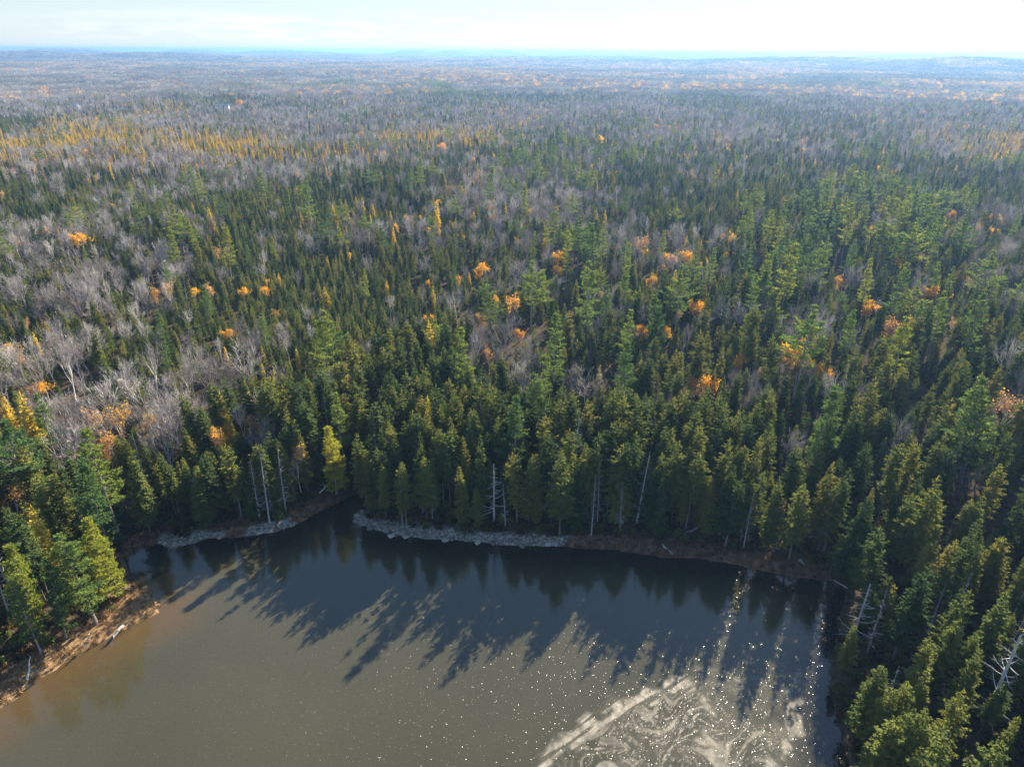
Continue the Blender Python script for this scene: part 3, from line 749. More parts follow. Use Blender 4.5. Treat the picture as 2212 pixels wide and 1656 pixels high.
# ---- landmark trees: survey pixel of the top, kind, prototype, height in metres, label
LM = [
 (690, 676, 'pine', 0, 17, 'broad pale-green pine alone among small young spruces'),
 (1425, 638, 'pine', 2, 15, 'neat conical pine with orange leaves at its foot'),
 (1760, 652, 'pine', 1, 19, 'flat-topped yellow-green pine on a tall bare stem'),
 (1856, 672, 'pine', 2, 13, 'smaller bright pine beside the flat-topped pine'),
 (1275, 568, 'pine', 0, 18, 'large hazy-green pine below the yellow round birch'),
 (1290, 486, 'pine', 2, 17, 'tapered blue-green pine next to another above the yellow birch'),
 (1228, 498, 'pine', 3, 16, 'thinner blue-green pine of the pair above the yellow birch'),
 (1150, 560, 'pine', 1, 17, 'dark spreading pine with a long sideways limb'),
 (1200, 678, 'pine', 3, 18, 'tattered pale pine with a visible grey stem'),
 (1356, 738, 'pine', 3, 15, 'thin sea-green pine leaning out of the dark hollow'),
 (1112, 862, 'pine', 0, 16, 'rounded light-green pine rising over the shore spruces'),
 (726, 846, 'pine', 3, 14, 'tall irregular pine with one drooping pale limb'),
 (368, 492, 'pine', 2, 14, 'soft green pine in the thicket'),
 (478, 482, 'pine', 0, 15, 'bushy green pine with a yellow spire before it'),
 (404, 350, 'pine', 0, 17, 'dark pine, taller of the pair in the bare wood'),
 (428, 362, 'pine', 2, 15, 'dark pine, shorter of the pair in the bare wood'),
 (556, 358, 'pine', 2, 15, 'dark lone pine edging the bare wood'),
 (661, 392, 'pine', 0, 17, 'tall dark pine above the young spruces'),
 (740, 344, 'pine', 2, 14, 'small dark pine edging the purple wood'),
 (906, 330, 'pine', 3, 18, 'tall slender pine beside the bright yellow birch'),
 (1056, 362, 'pine', 2, 17, 'pointed pine above the reddish trail'),
 (1132, 398, 'pine', 2, 15, 'leaning pale pine beside the trail'),
 (1198, 300, 'pine', 3, 18, 'tall blue pine at the purple wood'),
 (1784, 398, 'pine', 0, 18, 'topmost pale pine of the light-green stand'),
 (1822, 412, 'pine', 2, 17, 'wide pale pine of the light-green stand'),
 (1760, 432, 'pine', 2, 16, 'low pale pine of the light-green stand'),
 (1844, 440, 'pine', 0, 16, 'outer pale pine of the light-green stand'),
 (1990, 478, 'pine', 1, 18, 'fan-shaped silvery pine on the slope'),
 (2042, 452, 'pine', 2, 16, 'blue conical pine beside the orange dot tree'),
 (1952, 566, 'pine', 0, 16, 'spiky green pine with long lower limbs'),
 (1888, 560, 'pine', 3, 16, 'thin green pine on the slope with bare lower stem'),
 (1712, 532, 'pine', 2, 19, 'tall yellowish pine above a row of bare stems'),
 (1622, 506, 'pine', 2, 15, 'bright tufted pine above the bare stems'),
 (2142, 536, 'pine', 1, 17, 'wind-swept pine with limbs to one side'),
 (1800, 830, 'pine', 2, 16, 'broad fresh-green pine below the flat-topped pine'),
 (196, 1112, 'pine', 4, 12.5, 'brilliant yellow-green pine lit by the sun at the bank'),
 (150, 1180, 'pine', 0, 13, 'shaded pine close against the brilliant yellow-green pine'),
 (186, 926, 'pine', 3, 17, 'olive-topped pine behind the sunlit bank pine'),
 (190, 1046, 'pine', 2, 15, 'blue-green pine just behind the sunlit bank pine'),
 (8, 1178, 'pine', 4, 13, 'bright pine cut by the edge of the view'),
 (96, 1255, 'pine', 2, 11, 'low bushy pine above the orange grass bank'),
 (40, 1290, 'pine', 0, 11, 'dense low pine over the shaded grass bank'),
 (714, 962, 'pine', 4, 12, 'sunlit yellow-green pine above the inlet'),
 (34, 846, 'larch', 0, 16, 'big golden larch at the edge of the bare hillside'),
 (924, 856, 'larch', 0, 15, 'gold-topped larch rising over the rocky point'),
 (236, 674, 'larch', 1, 6, 'small yellow larch among pale bare trees'),
 (640, 754, 'larch', 1, 6, 'yellow larch beside the broad lone pine'),
 (566, 786, 'larch', 1, 5.5, 'tiny amber larch, lower of two'),
 (567, 746, 'larch', 1, 5.5, 'tiny amber larch, upper of two'),
 (483, 750, 'larch', 1, 6, 'slim amber larch in the thicket'),
 (941, 432, 'larch', 1, 15, 'thin bright yellow larch spire beside the trail'),
 (492, 506, 'larch', 1, 6, 'small lemon-yellow larch before the bushy pine'),
 (384, 534, 'larch', 1, 5.5, 'lemon-yellow larch below the soft green pine'),
 (932, 688, 'larch', 0, 14, 'crooked golden larch with loose sprays'),
 (300, 306, 'larch', 0, 14, 'old-gold larch in the far golden belt'),
 (1208, 540, 'orange', 2, 9, 'round bright yellow birch'),
 (1207, 572, 'orange', 2, 6, 'yellow bush just below the round yellow birch'),
 (1041, 566, 'orange', 2, 8, 'orange pair-like tree in the dark spruces'),
 (1480, 538, 'orange', 2, 8, 'round amber tree among tall spruces'),
 (1508, 646, 'orange', 2, 9, 'upright yellow-orange tree by the conical pine'),
 (1709, 734, 'orange', 2, 9, 'vivid yellow-orange tree at the flat-topped pine'),
 (1160, 178, 'orange', 2, 16, 'big golden crown far out in the purple forest'),
 (954, 306, 'orange', 2, 11, 'glowing yellow birch in the bare wood'),
 (1297, 290, 'orange', 2, 12, 'wide yellow tree in the hazy wood'),
 (516, 214, 'orange', 2, 13, 'yellow crown near the white house'),
 (1115, 626, 'orange', 0, 11, 'wide rounded rusty-orange tree'),
 (1386, 504, 'orange', 1, 12, 'tall thin orange tree with bare stems'),
 (1406, 586, 'orange', 0, 8, 'faded orange tree in the spruces'),
 (1822, 588, 'orange', 0, 9, 'peach-orange tree between the green pines'),
 (2014, 614, 'orange', 2, 9, 'orange tree on the slope among dark spruces'),
 (1926, 676, 'orange', 0, 11, 'wide salmon-orange tree among dark spruces on the slope'),
 (1884, 648, 'orange', 2, 8, 'narrow yellow-orange tree above the salmon tree'),
 (1440, 702, 'orange', 2, 6, 'orange bush at the foot of the conical pine'),
 (1392, 700, 'orange', 2, 6, 'small orange bush beside the conical pine'),
 (1604, 764, 'orange', 2, 7, 'orange shrub tree in the dark hollow'),
 (1492, 806, 'orange', 0, 8, 'dull orange tree, larger of two in the gap'),
 (1536, 808, 'orange', 2, 8, 'russet tree, smaller of two in the gap'),
 (1121, 708, 'orange', 2, 5, 'patch of orange leaves under a bare crown'),
 (2060, 452, 'orange', 2, 8, 'isolated orange dot tree on the hazy slope'),
 (162, 500, 'orange', 2, 9, 'slender orange tree on the far hillside'),
 (310, 878, 'orange', 1, 11, 'orange-topped birch before the pale bare grove'),
 (210, 862, 'orange', 1, 12, 'pinkish-orange birch on the bare hillside'),
 (244, 868, 'orange', 1, 11, 'orange birch with a white stem on the bare hillside'),
 (218, 928, 'orange', 0, 9, 'bright orange birch low on the bare hillside'),
 (540, 892, 'orange', 0, 8, 'small rusty tree above the twisted white tree'),
 (455, 920, 'orange', 0, 9, 'brown-orange tree beside the twisted white tree'),
 (10, 1036, 'orange', 1, 9, 'faded orange tree at the edge of the view'),
 (2192, 830, 'orange', 1, 13, 'pale-stemmed orange tree cut by the view edge'),
 (360, 842, 'bare', 1, 15, 'tallest pale bare tree of the grove'),
 (300, 790, 'bare', 0, 13, 'grey bare tree at the back of the pale grove'),
 (262, 772, 'bare', 1, 13, 'ash-grey bare tree at the side of the pale grove'),
 (424, 762, 'bare', 0, 13, 'greenish-grey bare tree beside the pale grove'),
 (340, 900, 'bare', 1, 14, 'whitish bare tree in front of the pale grove'),
 (66, 786, 'bare', 2, 12, 'fan-shaped bare tree above the big golden larch'),
 (122, 730, 'bare', 3, 14, 'pinkish white-stemmed bare birch'),
 (526, 900, 'bare', 2, 12, 'twisted white bare tree above the cove'),
 (290, 634, 'bare', 2, 11, 'silvery bare tree beside the small yellow larch'),
 (1084, 668, 'bare', 0, 14, 'large round bare tree in the middle forest'),
 (1262, 782, 'bare', 0, 13, 'domed bare tree in the dark hollow'),
 (1722, 896, 'bare', 2, 12, 'wide reddish-brown bare crown among spruces'),
 (1568, 630, 'bare', 0, 13, 'vase-shaped reddish bare tree'),
 (1066, 1004, 'dead', 2, 11, 'big bleached snag with tiered limbs on the rocky shore'),
 (1876, 1262, 'dead', 2, 10.5, 'white spiked snag top over the corner bank'),
 (2206, 1372, 'dead', 2, 14, 'pale many-armed snag cut by the view edge'),
 (1246, 884, 'dead', 0, 16, 'grey dead fir above the shore spruces'),
 (556, 986, 'dead', 0, 14, 'blue-grey dead fir above the cove'),
 (1690, 684, 'dead', 2, 12, 'white forked snag beside the flat-topped pine'),
 (1392, 974, 'dead', 0, 14, 'grey dead fir with hanging twigs by the shore'),
 (1286, 1030, 'dead', 1, 12, 'narrow dead fir by the shore'),
 (1300, 1000, 'dead', 0, 12, 'brittle grey dead fir behind the marsh edge'),
 (1632, 1048, 'dead', 1, 12, 'thin white dead fir at the marsh edge'),
 (1808, 820, 'dead', 0, 13, 'lone grey dead fir below the fresh-green pine'),
 (2072, 940, 'dead', 0, 14, 'grey dead fir on the shaded slope'),
 (860, 1010, 'dead', 1, 12, 'thin bleached pole tree on the rocky point'),
 (1216, 985, 'spruce', 1, 15, 'sun-gilded spruce lit down its whole side'),
 (1036, 940, 'spruce', 3, 15, 'narrow gilded spruce on the rocky point'),
 (868, 1000, 'spruce', 1, 12, 'yellow-lit spruce at the tip of the rocky point'),
 (1686, 1040, 'spruce', 0, 13, 'yellow-lit spruce above the brown marsh'),
 (1742, 1045, 'spruce', 1, 14, 'gilded drooping spruce next to the cove corner'),
 (1858, 1150, 'spruce', 5, 15, 'dense olive spruce on the cove corner'),
 (282, 1000, 'spruce', 0, 15, 'green pointed spruce leading the cove row'),
 (2030, 1030, 'spruce', 2, 18, 'big layered spruce on the shaded slope'),
]

def place_top(px, py, h):
    """where a tree h tall stands if its tip is seen at this survey pixel"""
    d = ray(px, py); lo_t, hi_t = 30.0, 6000.0
    ts = np.concatenate([np.linspace(40, 600, 1200), np.linspace(600, 9000, 3000)])
    P = CAM + ts[:, None] * d
    g = ground(P[:, 0], P[:, 1]) + h - P[:, 2]
    i = np.argmax(g > 0)
    return P[i]

DEADFRONT = [q for q, l in enumerate(LM) if 'tiered limbs' in l[5]][0]
lmx, lmy = [], []
for i, (px, py, k, p, h, lab) in enumerate(LM):
    h = h * 1.15 if k == 'pine' else h
    P = place_top(px, py, h); x, y = P[0], P[1]
    sd, bk = lake_sd([x], [y])
    while sd[0] < BANKW[bk[0]] * .55:            # keep roots out of the water
        x *= 1.012; y *= 1.012; sd, bk = lake_sd([x], [y])
    lmx.append(x); lmy.append(y)
    ki = KINDS.index(k)
    push(x, y, ground(np.array([x]), np.array([y]), sd), ki, p, h / PROTO[k][p]['h'], rng.random() * 6.28, i)
lmx = np.array(lmx); lmy = np.array(lmy)

# ---- the forest, near part
x, y = scatter(0, 380, 1.95, .80)
sd, bk = lake_sd(x, y)
bw = np.array([BANKW[b] for b in bk])
ok = sd > bw * (.75 + .5 * rng.random(len(x)))
x, y, sd = x[ok], y[ok], sd[ok]
gz = ground(x, y, sd)
ks = np.where((sd < 28) & (np.abs(x + 6) < 44), 2.4, .85)
keep, k, szf, px, py = choose_kind(x, y, gz, ks)
edge = sd < 22
k = np.where(edge & (rng.random(len(x)) < .93) & ((k == 1) | (k == 4) | (k == 2)) & (np.abs(x + 12) < 60), 0, k)
k = np.where(edge & (rng.random(len(x)) < .08), 6, k)
k = np.where((x > 12) & (y < 95) & ((k == 3) | (k == 5)), 0, k)
size = np.array([HT[i] for i in range(7)])[k]
szf = np.where(sd < 30, 1.0, szf)
s = (size[:, 0] + (size[:, 1] - size[:, 0]) * rng.random(len(x))) * szf
s = np.where((k == 0) & (sd < 34), np.maximum(s, .84 + .2 * rng.random(len(x))), s)
s *= np.where((k == 0) & (rng.random(len(x)) < .22), .62, 1.0)
# keep clear of landmark crowns, of the trail and of closer, bigger neighbours
trail = np.array([on_plane(q, w, 6)[:2] for q, w in ((1004, 352), (985, 400), (966, 450))])
tox = np.interp(y, trail[::-1, 1], trail[::-1, 0]); ontrail = (np.abs(x - tox) < 4.0) & (y > trail[-1, 1]) & (y < trail[0, 1])
dl = np.full(len(x), 1e9)
rl = np.array([PROTO[KINDS[t]][0]['w'] for t in [KINDS.index(l[2]) for l in LM]])
for i in range(len(LM)):
    dl = np.minimum(dl, np.hypot(x - lmx[i], y - lmy[i]) / max(1.6, rl[i] * .8))
    # trees standing between a landmark and the viewer stay low enough to leave its crown in view
    ux, uy = lmx[i] / np.hypot(lmx[i], lmy[i]), lmy[i] / np.hypot(lmx[i], lmy[i])
    al = (lmx[i] - x) * ux + (lmy[i] - y) * uy; ac = np.abs((lmx[i] - x) * uy - (lmy[i] - y) * ux)
    dist = np.hypot(lmx[i], lmy[i]); hl = LM[i][4]; zl = T['z'][i][0] + (.78 if LM[i][2] == 'dead' and i != DEADFRONT else .68 if 'gold-topped' in LM[i][5] else .42) * hl
    infront = (al > 0) & (al < 70) & (ac < rl[i] * .9)
    room = zl + al * (H_CAM - zl) / dist - gz
    full = np.array([PROTO[q][0]['h'] for q in KINDS])[k] * s
    s = np.where(infront, np.minimum(s, s * room / np.maximum(full, .1)), s)
    keep &= s > .3
q = [i for i, l in enumerate(LM) if 'brilliant' in l[5]][0]
al = (x - lmx[q]) * math.sin(SUN_AZ) + (y - lmy[q]) * math.cos(SUN_AZ); ac = np.abs((x - lmx[q]) * math.cos(SUN_AZ) - (y - lmy[q]) * math.sin(SUN_AZ))
s = np.where((al > 0) & (al < 40) & (ac < 7), np.minimum(s, s * (5 + al * .30) / (13 * s)), s)
keep &= (dl > 1) & ~ontrail
x, y, k, s, gz, sd = [v[keep] for v in (x, y, k, s, gz, sd)]
p = np.zeros(len(x), int)
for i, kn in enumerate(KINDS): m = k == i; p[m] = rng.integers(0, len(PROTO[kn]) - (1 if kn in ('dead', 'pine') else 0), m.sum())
push(x, y, gz, k, p, s, rng.random(len(x)) * 6.283, np.full(len(x), -1))
n_near = sum(len(v) for v in T['x'])
# ---- middle distance
x, y = scatter(380, 1150, 3.4, .74)
gz = ground(x, y)
keep, k, szf, px, py = choose_kind(x, y, gz, 1.4)
x, y, k, gz, szf = [v[keep] for v in (x, y, k, gz, szf)]
size = np.array([HT[i] for i in range(7)])[k]; s = (size[:, 0] + (size[:, 1] - size[:, 0]) * rng.random(len(x))) * szf
p = np.zeros(len(x), int)
for i, kn in enumerate(KINDS): m = k == i; p[m] = rng.integers(0, len(PROTO[kn]) - (1 if kn in ('dead', 'pine') else 0), m.sum())
push(x, y, gz, k, p, s, rng.random(len(x)) * 6.283, np.full(len(x), -1))
for key in T: T[key] = np.concatenate(T[key])
GIRTH = .74 + .32 * rng.random(len(T['x'])); LEAN = rng.normal(0, .035, (len(T['x']), 2))
NT = len(T['x'])
print('trees', NT, 'near', n_near)

# ------------------------------------------------------------------ which single trees show: paint their outlines front to back
Hh = np.array([PROTO[KINDS[a]][b]['h'] for a, b in zip(T['k'], T['p'])]) * T['s']
Ww = np.array([PROTO[KINDS[a]][b]['w'] for a, b in zip(T['k'], T['p'])]) * T['s']
B = np.stack([T['x'], T['y'], T['z']], -1)
bx, by, bz = project(B); tpx, tpy, tz = project(B + np.array([0, 0, 1.]) * Hh[:, None])
S_ = 1024 / PW
bx, by, tpx, tpy = bx * S_, by * 766 / PH, tpx * S_, tpy * 766 / PH
hw = F * Ww / np.maximum(bz, 1)
owner = np.zeros((766, 1024), bool); vis = np.zeros(NT)
order = np.argsort(bz)
for i in order[:n_near + 6000]:
    if bz[i] < 20 or tpy[i] > 770 or tpx[i] < -20 or tpx[i] > 1044: continue
    y0, y1 = max(0, int(tpy[i])), min(765, int(by[i])); 
    if y1 < y0: continue
    x0, x1 = max(0, int(min(bx[i], tpx[i]) - hw[i])), min(1023, int(max(bx[i], tpx[i]) + hw[i]) + 1)
    if x1 < x0: continue
    yy = np.arange(y0, y1 + 1)[:, None]; xx = np.arange(x0, x1 + 1)[None, :]
    f = np.clip((yy - tpy[i]) / max(1, by[i] - tpy[i]), 0, 1); cx = tpx[i] + (bx[i] - tpx[i]) * f
    if T['k'][i] in (0, 1, 3, 6): w = hw[i] * np.clip(f * 1.6, .12, 1) * .8 * (f < .85)
    elif T['k'][i] == 2: w = hw[i] * np.clip(.3 + f * 2, 0, 1) * .85 * (f < .7)
    else: w = hw[i] * .85 * np.sqrt(np.clip(1 - ((f - .36) / .38) ** 2, 0, 1))
    mk = np.abs(xx - cx) <= np.maximum(w, .5)
    sub = owner[y0:y1 + 1, x0:x1 + 1]
    vis[i] = (mk & ~sub).sum()
    sub |= mk
CAP = 290
single = np.zeros(NT, bool)
for kk in range(7):
    idx = np.where((T['k'] == kk) & (vis > 7))[0]; lm = idx[T['lm'][idx] >= 0]; idx = idx[T['lm'][idx] < 0]
    idx = idx[np.argsort(-vis[idx])][:CAP - len(lm)]
    single[idx] = True; single[T['lm'] >= 0] = True

ORD = ['nearest', 'second', 'third', 'fourth', 'fifth', 'sixth', 'seventh', 'eighth', 'ninth', 'tenth', 'eleventh', 'twelfth', 'thirteenth', 'fourteenth', 'fifteenth', 'sixteenth',
       'seventeenth', 'eighteenth', 'nineteenth', 'twentieth']
PREP = {'with', 'beside', 'among', 'in', 'on', 'at', 'of', 'below', 'above', 'rising', 'lit', 'behind', 'next', 'alone', 'close', 'over', 'cut', 'by', 'edging', 'leaning', 'to', 'before', 'between', 'lower', 'upper', 'larger',
        'smaller', 'leading', 'far', 'just', 'low', 'near', 'under', 'taller', 'shorter', 'standing', 'parked', 'against', 'having', 'and', 'down', 'the'}
FULL = [l[5] for l in LM]
def brief(t):
    w = t.split()
    for n_ in range(2, len(w)):
        if w[n_].strip(',') in PREP:
            c = ' '.join(w[:n_]).rstrip(',')
            if sum(f.startswith(c) for f in FULL) == 1: return c
    return t
BRIEF = [brief(t) for t in FULL]
bins = {}
for i in np.where(single & (T['lm'] < 0))[0]:
    d = np.hypot(lmx - T['x'][i], lmy - T['y'][i])
    for j in np.argsort(d)[:14]:
        dx, dy = T['x'][i] - lmx[j], T['y'][i] - lmy[j]
        side = ('right of' if dx > 0 else 'left of') if abs(dx) > abs(dy) else ('behind' if dy > 0 else 'in front of')
        L = bins.setdefault((int(T['k'][i]), int(j), side), [])
        if len(L) < len(ORD): L.append((d[j], i)); break
    else: print('label bin overflow', i)
LABEL = {}
for (kk, j, side), L in bins.items():
    L.sort()
    for r_, (dd, i) in enumerate(L):
        look = PROTO[KINDS[kk]][T['p'][i]]['look']
        tail = '%s, %s %s the %s' % (KWORD[KINDS[kk]], ORD[r_], side, BRIEF[j])
        LABEL[i] = look + ' ' + tail if len((look + ' ' + tail).split()) <= 16 else tail
for i in np.where(T['lm'] >= 0)[0]: LABEL[i] = LM[T['lm'][i]][5]

PARTN = {'spruce': ('trunk', 'crown'), 'young': ('trunk', 'crown'), 'pine': ('trunk', 'crown'), 'larch': ('trunk', 'crown'), 'bare': ('trunk', 'crown'), 'orange': ('trunk', 'branches', 'crown'), 'dead': ('trunk', 'branches')}
for i in np.where(single)[0]:
    kn = KINDS[T['k'][i]]; pr = PROTO[kn][T['p'][i]]
    root = bpy.data.objects.new(KNAME[kn], None); COL.objects.link(root)
    root.location = (T['x'][i], T['y'][i], T['z'][i] - .1); root.rotation_euler = (LEAN[i, 0], LEAN[i, 1], T['rot'][i]); s_ = T['s'][i]; root.scale = (s_ * GIRTH[i], s_ * GIRTH[i], s_)
    root['label'] = LABEL[i]; root['category'] = 'tree'; root['group'] = KGROUP[kn]; root.empty_display_size = .2
    for q_, me in enumerate(pr['m']):
        c = bpy.data.objects.new(me.name.split('.')[0], me); COL.objects.link(c); c.parent = root
        if c.name.startswith('branches'): c['kind'] = 'stuff'

# ------------------------------------------------------------------ the rest of the forest: points that carry the same trees
def instancer(name, pts, rot, scl, idx, protos, label, cat, girth=None, lean=None):
    """protos: list of lists of meshes"""
    me = bpy.data.meshes.new(name); me.vertices.add(len(pts)); me.vertices.foreach_set('co', np.asarray(pts, np.float32).ravel())
    g_ = np.ones(len(pts)) if girth is None else girth; l_ = np.zeros((len(pts), 2)) if lean is None else lean; scl = np.asarray(scl)
    a = me.attributes.new('which', 'INT', 'POINT'); a.data.foreach_set('value', np.asarray(idx, np.int32))
    for nm_, v in (('turn', np.stack([l_[:, 0], l_[:, 1], rot], -1)), ('grow', np.stack([scl * g_, scl * g_, scl], -1))):
        a = me.attributes.new(nm_, 'FLOAT_VECTOR', 'POINT'); a.data.foreach_set('vector', v.astype(np.float32).ravel())
    ob = put(name, me, kind='stuff'); ob['label'] = label; ob['category'] = cat
    g = bpy.data.node_groups.new(name, 'GeometryNodeTree')
    g.interface.new_socket('Geometry', in_out='INPUT', socket_type='NodeSocketGeometry'); g.interface.new_socket('Geometry', in_out='OUTPUT', socket_type='NodeSocketGeometry')
    gi = g.nodes.new('NodeGroupInput'); go = g.nodes.new('NodeGroupOutput')
    jall = g.nodes.new('GeometryNodeJoinGeometry')
    for ms_ in protos:
        j = g.nodes.new('GeometryNodeJoinGeometry')
        for me_ in ms_:
            po = bpy.data.objects.new(name + '_source', me_)
            oi = g.nodes.new('GeometryNodeObjectInfo'); oi.inputs['Object'].default_value = po
            g.links.new(oi.outputs['Geometry'], j.inputs[0])
        ti = g.nodes.new('GeometryNodeGeometryToInstance'); g.links.new(j.outputs[0], ti.inputs[0]); g.links.new(ti.outputs[0], jall.inputs[0])
    ip = g.nodes.new('GeometryNodeInstanceOnPoints'); ip.inputs['Pick Instance'].default_value = True
    def attr(n_, ty):
        a = g.nodes.new('GeometryNodeInputNamedAttribute'); a.data_type = ty; a.inputs['Name'].default_value = n_; return a.outputs['Attribute']
    g.links.new(gi.outputs[0], ip.inputs['Points']); g.links.new(jall.outputs[0], ip.inputs['Instance'])
    g.links.new(attr('which', 'INT'), ip.inputs['Instance Index']); er = g.nodes.new('FunctionNodeEulerToRotation'); g.links.new(attr('turn', 'FLOAT_VECTOR'), er.inputs[0]); g.links.new(er.outputs[0], ip.inputs['Rotation']); g.links.new(attr('grow', 'FLOAT_VECTOR'), ip.inputs['Scale'])
    g.links.new(ip.outputs[0], go.inputs[0])
    md = ob.modifiers.new('trees', 'NODES'); md.node_group = g
    return ob

REST = {'spruce': ('spruce_forest', 'dark mass of further spruces filling the forest'), 'young': ('young_spruce_thicket', 'dense thicket of further small young spruces'),
        'pine': ('pine_stand', 'further pale-green pines scattered through the forest'), 'larch': ('larch_belt', 'belts of further golden larches in the distance'),
        'bare': ('bare_hardwood_forest', 'grey-violet haze of further leafless hardwoods'), 'orange': ('autumn_hardwood_forest', 'further orange-leaved hardwoods dotted through the forest'),
        'dead': ('dead_conifer_stand', 'further grey dead conifers scattered in the forest')}
for kk, kn in enumerate(KINDS):
    m = (T['k'] == kk) & ~single
    if m.sum() == 0: continue
    instancer(REST[kn][0], np.stack([T['x'][m], T['y'][m], T['z'][m] - .1], -1), T['rot'][m], T['s'][m], T['p'][m], [q['m'] for q in PROTO[kn]], REST[kn][1], 'forest', GIRTH[m], LEAN[m])

# ------------------------------------------------------------------ far forest: groves of many small trees
def grove(seed, mixw, n=70, R=24):
    r = np.random.default_rng(seed); V, mi = [], []
    mats = [M['spruce'], M['twig'], M['orange'], M['larch']]
    for t in range(n):
        a = r.random() * 6.283; q = R * math.sqrt(r.random()); c = np.array([math.cos(a) * q, math.sin(a) * q, -1.]); k = r.choice(4, p=mixw); h = 8 + 7 * r.random()
        if k in (0, 3):
            m = 34; z = r.random(m) ** .8 * h * .95 + .6; w = (1 - z / h).clip(.05, 1) * 2.3; aa = r.random(m) * 6.283
            ctr = c + np.stack([np.cos(aa) * w * .5, np.sin(aa) * w * .5, z], -1); d = np.stack([np.cos(aa), np.sin(aa), -.3 + .5 * r.random(m)], -1)
            s = np.stack([-np.sin(aa), np.cos(aa), (r.random(m) - .5)], -1); ln = (w * .7 + .35)[:, None]
            Q = np.stack([ctr - d * ln * .5, ctr - s * ln * .42, ctr + d * ln * .6, ctr + s * ln * .42], 1)
        else:
            m = 70 if k == 1 else 46; dd = nrm(r.normal(size=(m, 3))); rad = r.random((m, 1)) ** .4 * (2.4 + r.random())
            ctr = c + dd * rad * (1, 1, .9) + np.array([0, 0, h * .66])
            d = nrm(dd + (0, 0, .8) + r.normal(size=(m, 3)) * .4); s = nrm(np.cross(d, r.normal(size=(m, 3))))
            ln = (1.1 if k == 1 else .55); wd = .13 if k == 1 else .5
            Q = np.stack([ctr - d * ln - s * wd * .5, ctr + d * ln - s * wd * .3, ctr + d * ln + s * wd * .3, ctr - d * ln + s * wd * .5], 1)
        V.append(Q); mi.append(np.full(len(Q), k))
    V = np.concatenate(V)
    return mesh_polys('grove', V.reshape(-1, 3), [np.arange(len(V) * 4).reshape(-1, 4)], mats, np.concatenate(mi))
groves = [grove(1, (.90, .08, .01, .01)), grove(2, (.85, .14, .01, 0)), grove(3, (.2, .785, .008, .007)), grove(4, (.12, .868, .007, .005)), grove(5, (.25, .68, .055, .015)), grove(6, (.15, .5, .05, .3)), grove(7, (.5, .488, .006, .006))]
ZG = {'D': (0, 1, 6), 'F': (0, 1, 6), 'S': (0, 1, 1), 'P': (0, 1, 6), 'M': (6, 3, 2), 'B': (3, 2, 3), 'G': (3, 2, 3), 'O': (4, 2, 6), 'L': (5, 3, 5), 'H': (0, 2, 3)}
px_, py_, pg, ps = [], [], [], []
for r0, r1, cell, sc_ in ((1130, 3000, 27, 1.0), (3000, 9900, 40, 1.15)):
    X, Y = np.meshgrid(np.arange(-r1 * .75, r1 * .75, cell), np.arange(r0 * .6, r1, cell))
    x = (X + (rng.random(X.shape) - .5) * cell).ravel(); y = (Y + (rng.random(X.shape) - .5) * cell).ravel()
    r = np.hypot(x, y); kp = (r >= r0) & (r < r1) & (np.abs(np.arctan2(x, y)) < .72); px_.append(x[kp]); py_.append(y[kp]); ps.append(np.full(kp.sum(), sc_))
x = np.concatenate(px_); y = np.concatenate(py_); s = np.concatenate(ps) * (.8 + .35 * rng.random(len(x)))
gz = ground(x, y); q, w, _ = project(np.stack([x, y, gz + 8], -1)); zr, zc = zone_at(q, w, len(x))
n1_ = fbm(x / 260, y / 260, 3, 61)
gi_ = np.array([ZG[ZONES[a][b]][c] for a, b, c in zip(zr, zc, np.where(n1_ > .5, 0, np.where(n1_ > .42, 2, 1)))])
land = gz > -9
instancer('far_forest', np.stack([x, y, gz], -1)[land], (rng.random(len(x)) * 6.28)[land], s[land], gi_[land], [[g_] for g_ in groves], 'hazy far forest rolling away to the coast', 'forest')

# ------------------------------------------------------------------ undergrowth, grass, stones along the bank
def bush(seed, n, mat, r0=.7, h=.8, leaf=.2):
    r = np.random.default_rng(seed); a = Acc(); d = nrm(r.normal(size=(n, 3))); d[:, 2] = np.abs(d[:, 2])
    c = d * r.random((n, 1)) ** .35 * (r0, r0, h); e = nrm(d + r.normal(size=(n, 3)) * .6); s = nrm(np.cross(e, r.normal(size=(n, 3)))); ln = leaf * (.6 + .8 * r.random((n, 1)))
    a.quads(np.stack([c - e * ln, c - s * ln * .5, c + e * ln, c + s * ln * .5], 1)); return a.mesh('bush', M[mat])
M['shrub'] = foliage('shrub_leaves', [(0.1, (.05, .038, .022)), (.5, (.10, .072, .035)), (.8, (.10, .10, .035)), (1, (.20, .11, .05))])
M['grass'] = foliage('dry_grass', [(0.1, (.13, .085, .045)), (.5, (.29, .19, .10)), (1, (.48, .34, .19))], .35, (1.1, 1, .8))
M['marsh'] = foliage('brown_sedge', [(0.1, (.07, .042, .028)), (.5, (.14, .085, .05)), (1, (.24, .15, .09))], .3, (1.1, 1, .8))
def tuft(seed, mat, n=16, h=.55):
    r = np.random.default_rng(seed); a = Acc(); Q = []
    for k in range(n):
        b = (r.random(3) - .5) * (.5, .5, 0); an = r.random() * 6.28; l = h * (.6 + .7 * r.random()); t = b + np.array([math.cos(an) * l * .5, math.sin(an) * l * .5, l]); w = np.array([-math.sin(an), math.cos(an), 0]) * .035
        Q.append([b - w, b + w, t + w * .3, t - w * .3])
    a.quads(Q); return a.mesh('tuft', M[mat])
X, Y = np.meshgrid(np.arange(-85, 75, .55), np.arange(44, 125, .55)); x = (X + (rng.random(X.shape) - .5) * .55).ravel(); y = (Y + (rng.random(X.shape) - .5) * .55).ravel()
sd, _ = lake_sd(x, y); u = rng.random(len(x))
